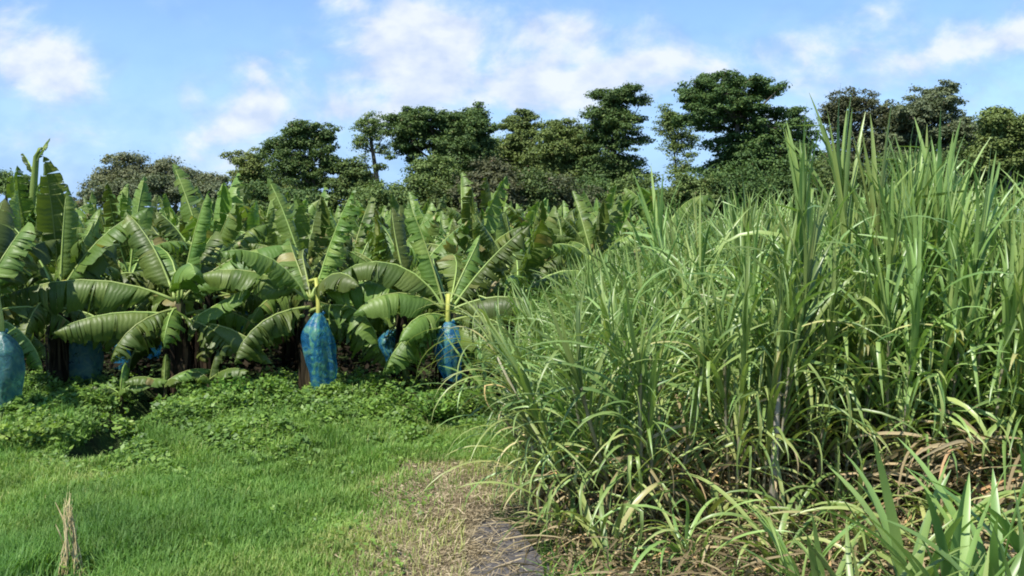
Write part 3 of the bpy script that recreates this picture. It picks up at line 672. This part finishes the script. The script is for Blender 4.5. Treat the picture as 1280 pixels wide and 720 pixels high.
# bent dry stalk over the track
root = empty('sugarcane', (.28, 9.0, 0)); tag(root, 'pale broken cane stem with straw tips, leaning left over the track', 'sugarcane')
st = MB(); ppts = [(0, 0, 0), (-.03, 0, .4), (-.1, 0, .8), (-.22, .02, 1.2), (-.42, .05, 1.6)]; st.tube(ppts, [.018, .017, .016, .014, .01], 8); ob('stalk', st.mesh('stalk', M['cane_stalk']), root)
dr = MB(); rs = random.Random(5)
for i in range(12):
    k = rs.randint(1, 4); cane_blade(dr, ppts[k], math.pi+rs.uniform(-1.1, 1.1), rs.uniform(10, 60), rs.uniform(60, 140), rs.uniform(.4, .8), .02, rs.uniform(.5, 1), rs, 1.2, rs.uniform(-.6, .6), rs.uniform(.4, .7) if i % 3 == 0 else None)
ob('dry_leaves', dr.mesh('dry_leaves', M['cane_dry']), root)
fo = MB()
for i in range(26):
    k = rs.randint(1, 4); cane_blade(fo, ppts[k], math.pi+rs.uniform(-1.2, 1.2), rs.uniform(30, 70), rs.uniform(90, 150), rs.uniform(.8, 1.4), .022, rs.uniform(.6, 1), rs, 1.3, rs.uniform(-.6, .6))
ob('foliage', fo.mesh('foliage', M['cane_leaf']), root)
# pale bare stalk
root = empty('sugarcane', (P(966, 500, 8.45).x, 8.45, 0)); tag(root, 'thick pale cane stalk standing bare against the dark gap', 'sugarcane')
st = MB(); hz = [0, .14, .3, .5, .72, .96, 1.2, 1.5, 1.9]; pp = []; rr = []
for z in hz: pp += [(.03*z, 0, z), (.03*z, 0, z+.015)]; rr += [.034-.006*z, .039-.006*z]
st.tube(pp, rr, 10); M['pale_stalk'] = plain_mat('pale_stalk_skin', (.28, .26, .2), (.5, .46, .4), scale=9, vec_scale=(1, 1, .3), rough=.5)
ob('stalk', st.mesh('stalk', M['pale_stalk']), root); fo = MB()
for i in range(9): cane_blade(fo, (.05, 0, 1.3+.06*i), rs.uniform(0, 6.28), rs.uniform(60, 86), rs.uniform(20, 110), rs.uniform(.8, 1.2), .05, rs.random()*.8, rs, 1.4, rs.uniform(-.6, .6))
ob('foliage', fo.mesh('foliage', M['cane_leaf']), root)

# young shoots in front
def shoot_set(seed, H, n, W=.072):
    rs = random.Random(seed); fo = MB(); az = rs.uniform(0, 6.28)
    for i in range(n):
        az += math.pi+rs.uniform(-.6, .6); u = i/n
        cane_blade(fo, (rs.uniform(-.03, .03), rs.uniform(-.03, .03), .05+.12*u), az, 66+18*u+rs.uniform(-8, 4), rs.uniform(20, 75)*(1.1-u*.6), H*rs.uniform(.85, 1.15), W*rs.uniform(.8, 1.2), rs.gauss(.42, .15), rs, 1.6, rs.uniform(-.5, .5), None, 12, .3)
    return fo.mesh('foliage', M['cane_leaf'])
SH = [shoot_set(400+i, 1.1, 11) for i in range(4)]
stm = MB(); stm.tube([(0, 0, -.03), (0, 0, .2), (0, 0, .35)], [.022, .02, .012], 8); stm = stm.mesh('stalk', M['cane_stalk'])
for i, (px, D, s) in enumerate(((1040, 6.3, .62), (1090, 6.0, .7), (1150, 6.5, .95), (1205, 6.0, .95), (1262, 6.3, 1.0), (1235, 5.5, .75), (1170, 5.6, .6), (1295, 5.7, .9), (1330, 6.4, 1.0), (1010, 6.8, .6))):
    x = (px-640)/FPX*D; root = empty('cane_shoot', (x, D, gzf(x, D)), random.uniform(0, 6.28)); s *= 1.2; root.scale = (s, s, s)
    ob('foliage', SH[i % 4], root); ob('stalk', stm, root)
    tag(root, f'young broad-bladed cane shoot in the lower right corner, {ORD[i]} planted', 'cane shoot', 'young cane shoots at the lower right')
SHL = ['leftmost but one young cane shoot at the bottom, short and arched', 'young cane shoot low at the bottom edge below the bare gap', 'tall young cane shoot at the foot of the tallest clump', 'full young cane shoot at the bottom, left of the corner', 'tall young cane shoot against the right edge', 'nearest young cane shoot, its base below the frame near the corner', 'small near young cane shoot below the frame edge', 'young cane shoot cut by the right edge, low', 'young cane shoot mostly outside the right edge', 'leftmost small young cane shoot in front of the straw']
for o, l in zip([o for o in COL.objects if o.name.startswith('cane_shoot')], SHL): o['label'] = l

# long dry leaves tangled at the foot of the cane (stuff)
dr = MB(); rs = random.Random(77)
for i in range(2600):
    y = rs.uniform(6.9, 9.6); x = rs.uniform(.35, .56*y+.4)
    cane_blade(dr, (x, y, rs.uniform(.02, .35)*(1 if x > 3 else .8)), rs.uniform(0, 6.28), rs.uniform(-5, 45), rs.uniform(20, 90), rs.uniform(.25, .8), .017, rs.random(), rs, 1.0, rs.uniform(-2, 2), None, 6)
tag(ob('straw_tangle', dr.mesh('straw_tangle', M['cane_dry'])), 'tangle of dry cane leaves lying at the foot of the cane', 'straw', kind='stuff')
# green fringe of low grass along the cane foot
n = 2500; y = rng.uniform(6.6, 9.2, n); x = rng.uniform(.25, 5, n)
V = ribbons(x, y, gz(x, y), rng.uniform(0, 6.28, n), .12+.35*rng.random(n), rng.uniform(.2, .9, n), .005+.006*rng.random(n))
tag(ob('cane_edge_grass', np_mesh('cane_edge_grass', V, np.repeat(rng.random(n)*.9, 2), M['grass'], 4)), 'thin grass growing through the straw in front of the cane', 'grass', kind='stuff')

# stick bundle
xt = (76-640)/FPX*7.75
root = empty('dry_grass_tuft', (xt, 7.75, gzf(xt, 7.75))); tag(root, 'thin upright tuft of dry straw-coloured stems standing in the grass', 'dry tuft')
rs = random.Random(3); dr = MB()
for i in range(24):
    b = MB(); a = rs.uniform(0, 6.28); r0 = rs.uniform(.03, .10); r1 = rs.uniform(.008, .028); h_ = rs.uniform(.5, .74)
    c = [Vector((math.cos(a+.7*t)*(r0*(1-t)**1.5+r1)+.02*math.sin(t*9+i), math.sin(a+.7*t)*(r0*(1-t)**1.5+r1), h_*t-.03)) for t in (0, .2, .4, .6, .8, 1)]
    b.tube(c, [.005, .0045, .004, .0035, .003, .001], 6, r=rs.uniform(.75, .95)); ob('stem', b.mesh('stem', M['straw']), root)
for i in range(10):
    a = rs.uniform(0, 6.28); z0 = rs.uniform(.05, .5); cane_blade(dr, (math.cos(a)*.04, math.sin(a)*.04, z0), a, rs.uniform(60, 88), rs.uniform(5, 30), rs.uniform(.1, .25), .01, rs.uniform(.4, .95), rs, 1.2, rs.uniform(-1, 1), None, 6)
ob('straw_blades', dr.mesh('straw_blades', M['straw']), root)

# ------------------------------------------------------------------ shrubs near the row
def shrub(name, px, py_base, D, w, h, n, label, mat='weed', ls=.05, dens=1.0):
    h *= .68; c = P(px, py_base, D); z0 = gzf(c.x, D); root = empty(name, (c.x, D, z0)); tag(root, label, 'shrub', 'low shrubs around the banana row')
    rs_ = np.random.default_rng(int(px)); st = MB(); tips = []
    for i in range(n):
        a = rs_.uniform(0, 6.28); rr = w*rs_.uniform(.2, 1); hh = h*rs_.uniform(.6, 1.05)
        p0 = Vector((0, 0, -.03)); p1 = Vector((math.cos(a)*rr*.4, math.sin(a)*rr*.4, hh*.55)); p2 = Vector((math.cos(a)*rr, math.sin(a)*rr, hh))
        st.tube([p0, p1, p2], [.012, .008, .003], 5)
        for k in range(int(30*dens)):
            t = rs_.uniform(.25, 1); q = p0.lerp(p1, t/.5) if t < .5 else p1.lerp(p2, (t-.5)/.5); tips.append(q+Vector(rs_.normal(0, .05, 3)))
    C = np.array(tips); Nn = rs_.normal(0, .6, C.shape); Nn[:, 2] += 1
    ob('stems', st.mesh('stems', M['stem']), root)
    ob('leaves', np_mesh('leaves', leaf_quads(C, Nn, ls*rs_.uniform(.6, 1.2, len(C)), .5, .15), rs_.random(len(C))*.9, M[mat], 4), root)
shrub('shrub', 545, 528, 13.6, .5, .75, 22, 'dark leafy shrub in shade below the right bagged plant')
shrub('shrub', 500, 512, 14.3, .45, .65, 18, 'low shrub left of the shaded right-hand sleeve')
shrub('shrub', 596, 520, 14.0, .4, .9, 18, 'shrub squeezed between banana row and cane edge')
shrub('shrub', 285, 505, 14.3, .5, .7, 20, 'leafy shrub on the bank right of the ditch, under small banana leaves')
shrub('shrub', 175, 560, 12.6, .45, .5, 18, 'bright low shrub on the right lip of the dark ditch')
shrub('shrub', 30, 590, 12.0, .55, .5, 20, 'low shrub at the left edge beside the dark ditch')
shrub('shrub', 350, 500, 14.2, .4, .6, 16, 'small shrub left of the bright blue sleeve')
# small plantlets (banana suckers) under the row
for i, (px, py, D, az, lab) in enumerate(((205, 480, 14.6, 25, 'small banana sucker with one pale leaf left of the shrub'), (262, 475, 14.6, -20, 'banana sucker with a drooping bright leaf under the row'), (150, 492, 14.5, 10, 'tiny banana sucker with a flat bright leaf above the bank'), (640, 470, 15.2, 170, 'banana sucker with broad leaves half hidden by the cane edge'))):
    c = P(px, py, D); z0 = gzf(c.x, D); root = empty('banana_sucker', (c.x, D, z0)); tag(root, lab, 'banana sucker', 'banana suckers under the front row')
    H = max(.3, c.z-z0); s = ob('pseudostem', STEM[i % 3], root); s.scale = (.35, .35, H/1.8)
    for k in range(4):
        leaf_obj(root, (0, 0, H-.02*k), R(az+[0, 170, 70, -70][k]), True, seed=700+i*5+k, L=[.75, .6, .5, .55][k]*(1.6 if i == 3 else 1), W=[.16, .13, .1, .12][k]*(1.5 if i == 3 else 1), e0=[38, 40, 80, 45][k], bend=[60, 80, 20, 70][k], fold=40, tears=2, ragged=.06, midr=.007)

# ------------------------------------------------------------------ trees
def tree(label, D, trunk, clumps, mat, leaf=.24, dens=1.0, group='trees standing behind the plantation', name='broadleaf_tree', cat='tree', sub=1.0, r0=.3, wood=True):
    r_ = np.random.default_rng(abs(hash(label)) % 1000 if False else sum(map(ord, label)))
    px = D/FPX; base = P(trunk[0][0], trunk[0][1], D); base.z = 0
    root = empty(name, base); tag(root, label, cat, group)
    tr = MB(); pts = [Vector((0, 0, -.3))]+[P(a, b, D)-base for a, b in trunk[1:]]
    nn = len(pts); tr.tube(pts, [r0*(1-.65*i/(nn-1)) for i in range(nn)], 9)
    ob('trunk', tr.mesh('trunk', M['plain_bark']), root)
    Cs = []; Ns = []; Ss = []; li = MB()
    rx_all = max(c[0]+c[2] for c in clumps)-min(c[0]-c[2] for c in clumps)
    fill = []
    for i_ in range(int(len(clumps)*1.15)) if len(clumps) > 3 else ():
        q = clumps[int(r_.integers(len(clumps)))]; o2 = sorted(clumps, key=lambda k: abs(k[0]-q[0])+abs(k[1]-q[1]))[min(len(clumps)-1, 1+int(r_.integers(3)))]
        fill.append(((q[0]+o2[0])/2+r_.normal(0, 4), (q[1]+o2[1])/2+r_.normal(0, 4), (q[2]+o2[2])*.34, (q[3]+o2[3])*.5))
    for (cx, cy, rx, ry) in list(clumps)+fill:
        c = P(cx, cy, D)-base; a, cc = rx*px*1.08, ry*px*1.25; dep = max(a*.8, cc); c.y += r_.uniform(-1, 1)*rx_all*px*.16
        # limb
        j = pts[min(nn-1, max(1, int(nn*.6)))] if nn > 2 else pts[-1]
        best = min(pts[1:], key=lambda q: (q-c).length+(3 if q.z > c.z else 0)); mid = best.lerp(c, .55)+Vector((0, 0, -.1*(best-c).length))
        li.tube([best, mid, c+Vector((0, 0, -cc*.3))], [r0*.32, r0*.2, r0*.08], 6)
        area = rx*ry*3.14; ns = max(6, int(area/42*sub)); nl = int(area*3.0*dens)
        per = max(8, nl//ns)
        for s in range(ns):
            u = r_.normal(size=3); u /= np.linalg.norm(u); u *= r_.random()**.4*(1.22 if r_.random() < .2 else 1)
            pc = np.array(c)+u*np.array([a, dep, cc]); pr = (.22+.24*r_.random())*min(a, max(cc*1.5, .5)); pr = max(pr, .4)
            if r_.random() < .5: li.tube([Vector(c)+Vector((0, 0, -cc*.3)), Vector(pc)], [r0*.09, r0*.03], 4, cap=False)
            d = r_.normal(size=(per, 3)); d = unit(d)*r_.random((per, 1))**.5
            d = d*np.where(r_.random((per, 1)) < .16, r_.uniform(1.0, 1.9, (per, 1)), 1.0)
            Cs.append(pc+d*np.array([pr*1.35, pr*1.35, pr*.62])); nnm = d*.8+r_.normal(0, .45, (per, 3)); nnm[:, 2] += .7; Ns.append(nnm)
            Ss.append(leaf*.62*r_.uniform(.5, 1.2, per))
    C = np.concatenate(Cs); Nn = np.concatenate(Ns); S = np.concatenate(Ss)
    lm = ob('limbs', li.mesh('limbs', M['plain_bark']), root)
    rn = np.clip(r_.normal(.45, .2, len(C)), 0, 1)
    ob('crown', np_mesh('crown', leaf_quads(C, Nn, S, .55, .1), rn, M[mat], 4), root)
    return root
B = 272
tree('low dark tree at the far left edge', 95, [(8, B), (8, 240)], [(6, 228, 18, 12), (28, 236, 18, 10), (-25, 225, 25, 18), (60, 244, 14, 8)], 'crown_mid', sub=1.4)
tree('wide low greyish tree on the left, beyond the banana field', 125, [(170, B), (170, 225)], [(165, 212, 34, 15), (138, 220, 22, 13), (200, 218, 30, 14), (172, 232, 50, 14), (225, 226, 16, 10)], 'crown_grey_haze', .3, 1.2)  # distance haze painted in through the greyer crown colour
tree('small low tree right of the wide greyish one', 125, [(255, B), (255, 232)], [(250, 222, 26, 12), (275, 232, 18, 10), (235, 232, 20, 12)], 'crown_grey_haze', .3, 1.2)
tree('loose pale green tree left of the dark umbrella tree', 88, [(318, B), (316, 235), (308, 205)], [(300, 197, 18, 10), (318, 205, 16, 12), (298, 215, 12, 12), (325, 228, 22, 18), (340, 240, 20, 14)], 'crown_light', .2, .85, r0=.2)
tree('dark umbrella-shaped tree with a slim trunk, left of centre', 82, [(396, B), (394, 235), (390, 205), (386, 182)], [(385, 160, 20, 8), (410, 166, 14, 10), (366, 175, 24, 9), (395, 178, 26, 9), (344, 184, 20, 8), (352, 196, 24, 9), (404, 192, 20, 9), (378, 200, 28, 10), (412, 212, 14, 12), (360, 214, 22, 12), (388, 228, 22, 14)], 'crown_dark', .2, .95, sub=1.2, r0=.25)
tree('round dark green tree between umbrella tree and tall flat-topped tree', 80, [(450, B), (450, 235)], [(447, 212, 20, 10), (436, 226, 18, 14), (460, 224, 18, 16), (425, 236, 14, 12)], 'crown_dark', .22)
tree('slim loose tree at the left flank of the flat-topped tree', 84, [(474, B), (472, 230), (466, 190), (462, 168)], [(462, 150, 14, 8), (455, 163, 13, 8), (472, 160, 14, 8), (462, 176, 16, 8), (478, 172, 12, 7), (484, 190, 10, 8), (456, 196, 9, 6)], 'crown_light', .17, .5, r0=.28)
tree('broad flat-topped dark tree left of centre', 80, [(556, B), (552, 240), (548, 205), (545, 175)], [(505, 148, 30, 8), (540, 146, 34, 9), (575, 148, 26, 8), (592, 140, 14, 9), (520, 160, 40, 9), (560, 162, 40, 10), (598, 158, 20, 12), (530, 178, 36, 10), (575, 180, 38, 12), (600, 190, 22, 14), (505, 188, 18, 9), (570, 202, 44, 14), (590, 224, 34, 18)], 'crown_dark', .21, 1.1, sub=1.2, r0=.38)
tree('rounded mid green tree in front of the flat-topped one', 72, [(542, B), (542, 240)], [(545, 206, 22, 10), (528, 222, 24, 14), (560, 222, 24, 14), (540, 240, 34, 16), (505, 246, 18, 12)], 'crown_mid', .2, 1.1)
tree('narrow green tree right of the flat-topped one', 84, [(650, B), (650, 220), (648, 180)], [(648, 148, 16, 9), (640, 160, 16, 10), (662, 162, 18, 10), (650, 178, 26, 12), (636, 198, 22, 14), (662, 204, 24, 16)], 'crown_mid', .2, 1.1)
tree('bushy green tree left of the tiered dark tree', 80, [(700, B), (700, 220)], [(686, 162, 16, 10), (706, 164, 22, 11), (725, 176, 18, 12), (700, 184, 32, 14), (690, 208, 32, 16), (722, 205, 24, 18), (705, 230, 36, 18)], 'crown_mid', .2, 1.15)
tree('tall dark tiered tree with spiky horizontal branches', 78, [(770, B), (768, 230), (768, 180), (768, 125)], [(756, 116, 20, 5), (784, 114, 20, 5), (770, 124, 24, 5), (800, 128, 12, 4), (768, 134, 18, 7), (772, 153, 24, 7), (766, 120, 14, 6), (744, 142, 22, 5), (764, 146, 20, 6), (788, 150, 18, 5), (772, 162, 30, 7), (746, 172, 20, 7), (790, 176, 20, 8), (768, 184, 32, 9), (764, 202, 38, 10), (790, 212, 24, 12), (748, 222, 30, 14), (778, 236, 36, 16)], 'crown_dark', .19, .95, sub=1.3, r0=.3)
tree('wispy pale tree left of the biggest dark tree', 84, [(846, B), (846, 225), (842, 180)], [(832, 142, 14, 9), (846, 152, 18, 10), (828, 162, 12, 10), (852, 170, 16, 10), (838, 184, 14, 10), (862, 186, 14, 10), (850, 214, 16, 12)], 'crown_light', .17, .55, sub=1.2, r0=.16)
tree('biggest dark spreading tree right of centre', 74, [(932, B), (930, 230), (926, 190), (920, 150)], [(880, 99, 18, 5), (905, 96, 26, 5), (935, 101, 24, 5), (868, 112, 22, 6), (900, 114, 34, 7), (945, 116, 30, 7), (968, 112, 12, 4), (855, 124, 12, 4), (888, 132, 36, 8), (932, 136, 40, 8), (975, 138, 26, 6), (1000, 137, 14, 4), (872, 150, 26, 8), (915, 154, 38, 9), (962, 158, 36, 9), (998, 162, 22, 8), (1008, 182, 14, 12), (985, 184, 24, 12), (945, 182, 34, 12), (905, 180, 26, 10), (925, 206, 32, 14), (965, 210, 34, 14), (1000, 212, 22, 14), (890, 214, 18, 12)], 'crown_dark', .19, 1.05, sub=1.25, r0=.42)
tree('loose reddish-green tree right of the biggest dark tree', 80, [(1062, B), (1062, 225), (1060, 170)], [(1062, 119, 24, 7), (1045, 132, 16, 8), (1082, 128, 24, 9), (1040, 150, 14, 12), (1066, 146, 24, 10), (1095, 150, 22, 12), (1055, 172, 22, 12), (1085, 178, 26, 14), (1045, 200, 18, 16), (1075, 208, 30, 16)], 'crown_brown', .18, .75, sub=1.2)
tree('rounded grey-green tree behind the tallest cane blades', 78, [(1165, B), (1165, 220), (1165, 180)], [(1174, 112, 20, 7), (1190, 124, 16, 8), (1150, 128, 22, 8), (1125, 138, 22, 8), (1168, 140, 34, 10), (1200, 150, 18, 12), (1140, 158, 34, 12), (1185, 168, 34, 14), (1215, 180, 20, 16), (1150, 186, 44, 18), (1200, 206, 34, 18), (1120, 200, 24, 18)], 'crown_grey_haze', .2, 1.0, sub=1.1)
tree('bright green tree at the right edge', 68, [(1262, B), (1262, 210)], [(1256, 142, 22, 7), (1242, 152, 18, 9), (1275, 156, 24, 10), (1258, 172, 30, 14), (1290, 185, 24, 16), (1245, 198, 26, 16), (1320, 160, 26, 20)], 'crown_light', .2, 1.15)
tree('shadowed green tree seen between flat-topped and narrow green trees', 96, [(622, B), (622, 230)], [(618, 186, 24, 14), (600, 205, 30, 16), (635, 205, 26, 18), (615, 228, 44, 18)], 'crown_mid', .22, .9)
tree('green tree filling the gap before the tiered tree', 96, [(738, B), (738, 230)], [(735, 178, 18, 12), (730, 200, 28, 18), (745, 225, 36, 18)], 'crown_mid', .22, .9)
tree('dull green tree behind the right side of the biggest tree', 98, [(1015, B), (1015, 230)], [(1012, 196, 24, 12), (1030, 214, 30, 16), (1000, 225, 34, 16)], 'crown_mid', .22, .9)
tree('grey-green tree between the reddish-green and rounded trees', 96, [(1112, B), (1112, 230)], [(1112, 150, 18, 12), (1105, 172, 26, 16), (1120, 200, 34, 22)], 'crown_grey_haze', .22, .9)
tree('low mass of greyish trees between the wide tree and the umbrella tree', 120, [(220, B), (220, 250)], [(150, 240, 40, 14), (215, 240, 40, 14), (270, 244, 34, 12), (100, 250, 30, 8)], 'crown_grey_haze', .3, 1)
tree('dark low tree under the loose pale one', 92, [(330, B), (330, 250)], [(310, 236, 26, 16), (345, 238, 28, 18), (385, 246, 30, 14), (430, 244, 26, 14)], 'crown_mid', .24, 1)
tree('dull green tree behind the bright green one', 98, [(1232, B), (1232, 230)], [(1230, 168, 20, 12), (1222, 190, 28, 18), (1245, 215, 34, 20)], 'crown_mid', .22, .9)
for i, (cx, cy, rx, ry, m, lab) in enumerate(((612, 238, 30, 24, 'crown_brown', 'brownish dry bush below the flat-topped tree'), (655, 246, 34, 20, 'crown_dark', 'dark bush under the narrow green tree'), (700, 252, 34, 18, 'crown_brown', 'brown vine-covered bush under the bushy green tree'), (745, 254, 32, 18, 'crown_dark', 'dark bush below the tiered tree'), (800, 252, 30, 18, 'crown_mid', 'bush right of the tiered tree'), (862, 246, 30, 16, 'crown_mid', 'bush in the gap left of the biggest tree'), (920, 240, 38, 18, 'crown_dark', 'bush at the foot of the biggest tree'), (990, 236, 36, 20, 'crown_dark', 'bush right of the biggest tree trunk'), (1050, 234, 34, 20, 'crown_dark', 'bush below the reddish-green tree'), (1120, 230, 40, 22, 'crown_dark', 'bush left of the grey-green tree foot'), (1190, 226, 40, 24, 'crown_dark', 'bush right of the grey-green tree foot'), (1265, 224, 36, 24, 'crown_mid', 'bush below the bright green tree'), (480, 254, 28, 14, 'crown_mid', 'low bush under the slim loose tree'), (350, 250, 40, 12, 'crown_dark', 'low bush under the umbrella tree'), (565, 254, 30, 14, 'crown_dark', 'low dark bush under the flat-topped tree'))):
    tree(lab, 67+(i % 4)*1.6, [(cx, B), (cx, cy+6)], [(cx, cy-4, rx*1.1, ry*1.25), (cx-rx*.6, cy+ry*.3, rx*.7, ry*.9), (cx+rx*.6, cy+ry*.3, rx*.7, ry*.9), (cx, cy+ry*.8, rx, ry*.6)], m, .2, .95, 'bushes along the foot of the trees', 'bush', 'bush', r0=.12)

# distant wood closing the horizon
n = 60000; Dw = rng.uniform(118, 150, n); xw = rng.uniform(-1, 1, n)*Dw*.75
top = 3.6+1.6*vnoise(xw*.06, Dw*.05, 1, 2)+1.0*vnoise(xw*.3, Dw*.2, 1, 5); zz = top*rng.random(n)**.6
C = np.stack([xw, Dw, np.maximum(zz, .1)], 1); Nn = rng.normal(0, .6, C.shape); Nn[:, 2] += .6; Nn[:, 1] -= .4
tag(ob('distant_wood', np_mesh('distant_wood', leaf_quads(C, Nn, .55*rng.uniform(.6, 1.2, n), .6, .1), rng.random(n)*.8, M['crown_grey_haze'], 4)), 'low distant wood closing the horizon behind the trees', 'wood', kind='stuff')

# ------------------------------------------------------------------ light and sky
SUN_EL, SUN_AZ = R(57), R(42)     # azimuth: degrees left of straight behind the camera
sd = Vector((-math.sin(SUN_AZ)*math.cos(SUN_EL), -math.cos(SUN_AZ)*math.cos(SUN_EL), math.sin(SUN_EL)))
sl = bpy.data.lights.new('sun', 'SUN'); sl.energy = 4.6; sl.angle = R(.53); sl.color = (1, .955, .88)
so = bpy.data.objects.new('sun', sl); COL.objects.link(so); so.rotation_euler = sd.to_track_quat('Z', 'Y').to_euler(); so.location = (0, 0, 30)
w = bpy.data.worlds.new('World'); sc.world = w; w.use_nodes = True; nt = w.node_tree; nt.nodes.clear(); L = nt.links
out = N(nt, 'ShaderNodeOutputWorld'); bg = N(nt, 'ShaderNodeBackground'); bg.inputs[1].default_value = .115
sky = N(nt, 'ShaderNodeTexSky', sky_type='NISHITA', sun_disc=False, sun_elevation=SUN_EL, sun_rotation=math.atan2(sd.x, sd.y) % (2*math.pi), air_density=1.0, dust_density=.1, ozone_density=2.5, altitude=0)
tint = N(nt, 'ShaderNodeMix', data_type='RGBA', blend_type='MULTIPLY'); tint.inputs[0].default_value = 1; tint.inputs[7].default_value = (.80, .90, 1.05, 1)
L.new(sky.outputs[0], tint.inputs[6]); L.new(tint.outputs[2], bg.inputs[0])
tc = N(nt, 'ShaderNodeTexCoord'); sep = N(nt, 'ShaderNodeSeparateXYZ'); L.new(tc.outputs['Generated'], sep.inputs[0])
ay = math_n(nt, 'MAXIMUM', math_n(nt, 'ABSOLUTE', sep.outputs[1]), .25)
U = math_n(nt, 'DIVIDE', sep.outputs[0], ay); Vv = math_n(nt, 'DIVIDE', sep.outputs[2], ay)
cmb = N(nt, 'ShaderNodeCombineXYZ'); L.new(U, cmb.inputs[0]); L.new(math_n(nt, 'MULTIPLY', Vv, 1.5), cmb.inputs[1]); L.new(sep.outputs[1], cmb.inputs[2])
nz = N(nt, 'ShaderNodeTexNoise'); nz.inputs['Scale'].default_value = 9; nz.inputs['Detail'].default_value = 7; nz.inputs['Roughness'].default_value = .52; nz.inputs['Distortion'].default_value = .25
L.new(cmb.outputs[0], nz.inputs['Vector'])
clouds = [(20, 62, 90, 45, .75), (70, 95, 95, 38, .6), (115, 135, 100, 22, .3), (240, 120, 26, 16, .45), (318, 85, 55, 26, .32), (320, 135, 50, 18, .35), (425, 6, 40, 18, .55),
          (520, 48, 62, 32, .75), (575, 62, 90, 55, .38), (430, 95, 150, 60, .5), (660, 110, 170, 55, .55), (960, 110, 200, 40, .4), (180, 175, 200, 30, .5), (480, 130, 260, 45, .25), (1000, 100, 300, 50, .25), (560, 20, 120, 40, .4), (1160, 40, 150, 40, .35), (710, 42, 50, 26, .45), (748, 99, 24, 11, .95), (825, 25, 45, 40, .55), (870, 65, 60, 30, .38),
          (985, 52, 42, 26, .4), (1090, 22, 52, 34, .48), (1120, 75, 110, 34, .42), (1250, 50, 60, 22, .45), (1250, 105, 90, 34, .4), (640, 200, 1500, 75, .22), (400, 50, 60, 40, .3)]
acc = None
for cx, cy, rx, ry, am in clouds:
    u0, v0 = (cx-640)/FPX, (280-cy)/FPX
    du = math_n(nt, 'MULTIPLY', math_n(nt, 'SUBTRACT', U, u0), FPX/rx); dv = math_n(nt, 'MULTIPLY', math_n(nt, 'SUBTRACT', Vv, v0), FPX/ry)
    q = math_n(nt, 'ADD', math_n(nt, 'MULTIPLY', du, du), math_n(nt, 'MULTIPLY', dv, dv))
    e = math_n(nt, 'MULTIPLY', math_n(nt, 'POWER', 2.718, math_n(nt, 'MULTIPLY', q, -.8)), am*1.15)
    acc = e if acc is None else math_n(nt, 'ADD', acc, e)
acc = math_n(nt, 'MAXIMUM', acc, math_n(nt, 'MULTIPLY', math_n(nt, 'GREATER_THAN', Vv, .35), .25))
dn = math_n(nt, 'ADD', math_n(nt, 'MULTIPLY', math_n(nt, 'SUBTRACT', nz.outputs[0], .5), 3.7), acc)
mr = N(nt, 'ShaderNodeMapRange', interpolation_type='SMOOTHSTEP'); L.new(dn, mr.inputs[0]); mr.inputs[1].default_value = -.15; mr.inputs[2].default_value = 1.4; mr.inputs[3].default_value = 0; mr.inputs[4].default_value = .92
cr = ramp(nt, [(.0, (.22, .38, .66)), (.45, (.27, .41, .66)), (.75, (.40, .50, .66)), (1.0, (.60, .61, .65))], mr.outputs[0])
nz.inputs['Roughness'].default_value = .58
cb = N(nt, 'ShaderNodeBackground'); cb.inputs[1].default_value = 1.0; nz2 = N(nt, 'ShaderNodeTexNoise'); nz2.inputs['Scale'].default_value = 26; nz2.inputs['Detail'].default_value = 5; L.new(cmb.outputs[0], nz2.inputs['Vector'])
sh = ramp(nt, [(.34, (.76, .83, .93)), (.62, (1.08, 1.07, 1.04))], nz2.outputs[0]); cm = N(nt, 'ShaderNodeMix', data_type='RGBA', blend_type='MULTIPLY'); cm.inputs[0].default_value = 1
L.new(cr.outputs[0], cm.inputs[6]); L.new(sh.outputs[0], cm.inputs[7]); L.new(cm.outputs[2], cb.inputs[0])
hz = math_n(nt, 'MULTIPLY', math_n(nt, 'POWER', 2.718, math_n(nt, 'MULTIPLY', math_n(nt, 'POWER', math_n(nt, 'DIVIDE', math_n(nt, 'MAXIMUM', Vv, 0.0), .13), 2.0), -1.0)), .88)
mx = N(nt, 'ShaderNodeMixShader'); L.new(math_n(nt, 'MAXIMUM', mr.outputs[0], hz), mx.inputs[0]); L.new(bg.outputs[0], mx.inputs[1]); L.new(cb.outputs[0], mx.inputs[2]); L.new(mx.outputs[0], out.inputs[0])

sc.view_settings.view_transform = 'Standard'; sc.view_settings.look = 'None'; sc.view_settings.gamma = 1; sc.view_settings.exposure = .66
sc.cycles.max_bounces = 5; sc.cycles.diffuse_bounces = 2; sc.cycles.glossy_bounces = 2; sc.cycles.transparent_max_bounces = 6; sc.cycles.transmission_bounces = 3
sc.cycles.filter_width = 1.9
print('objects', len(COL.objects))
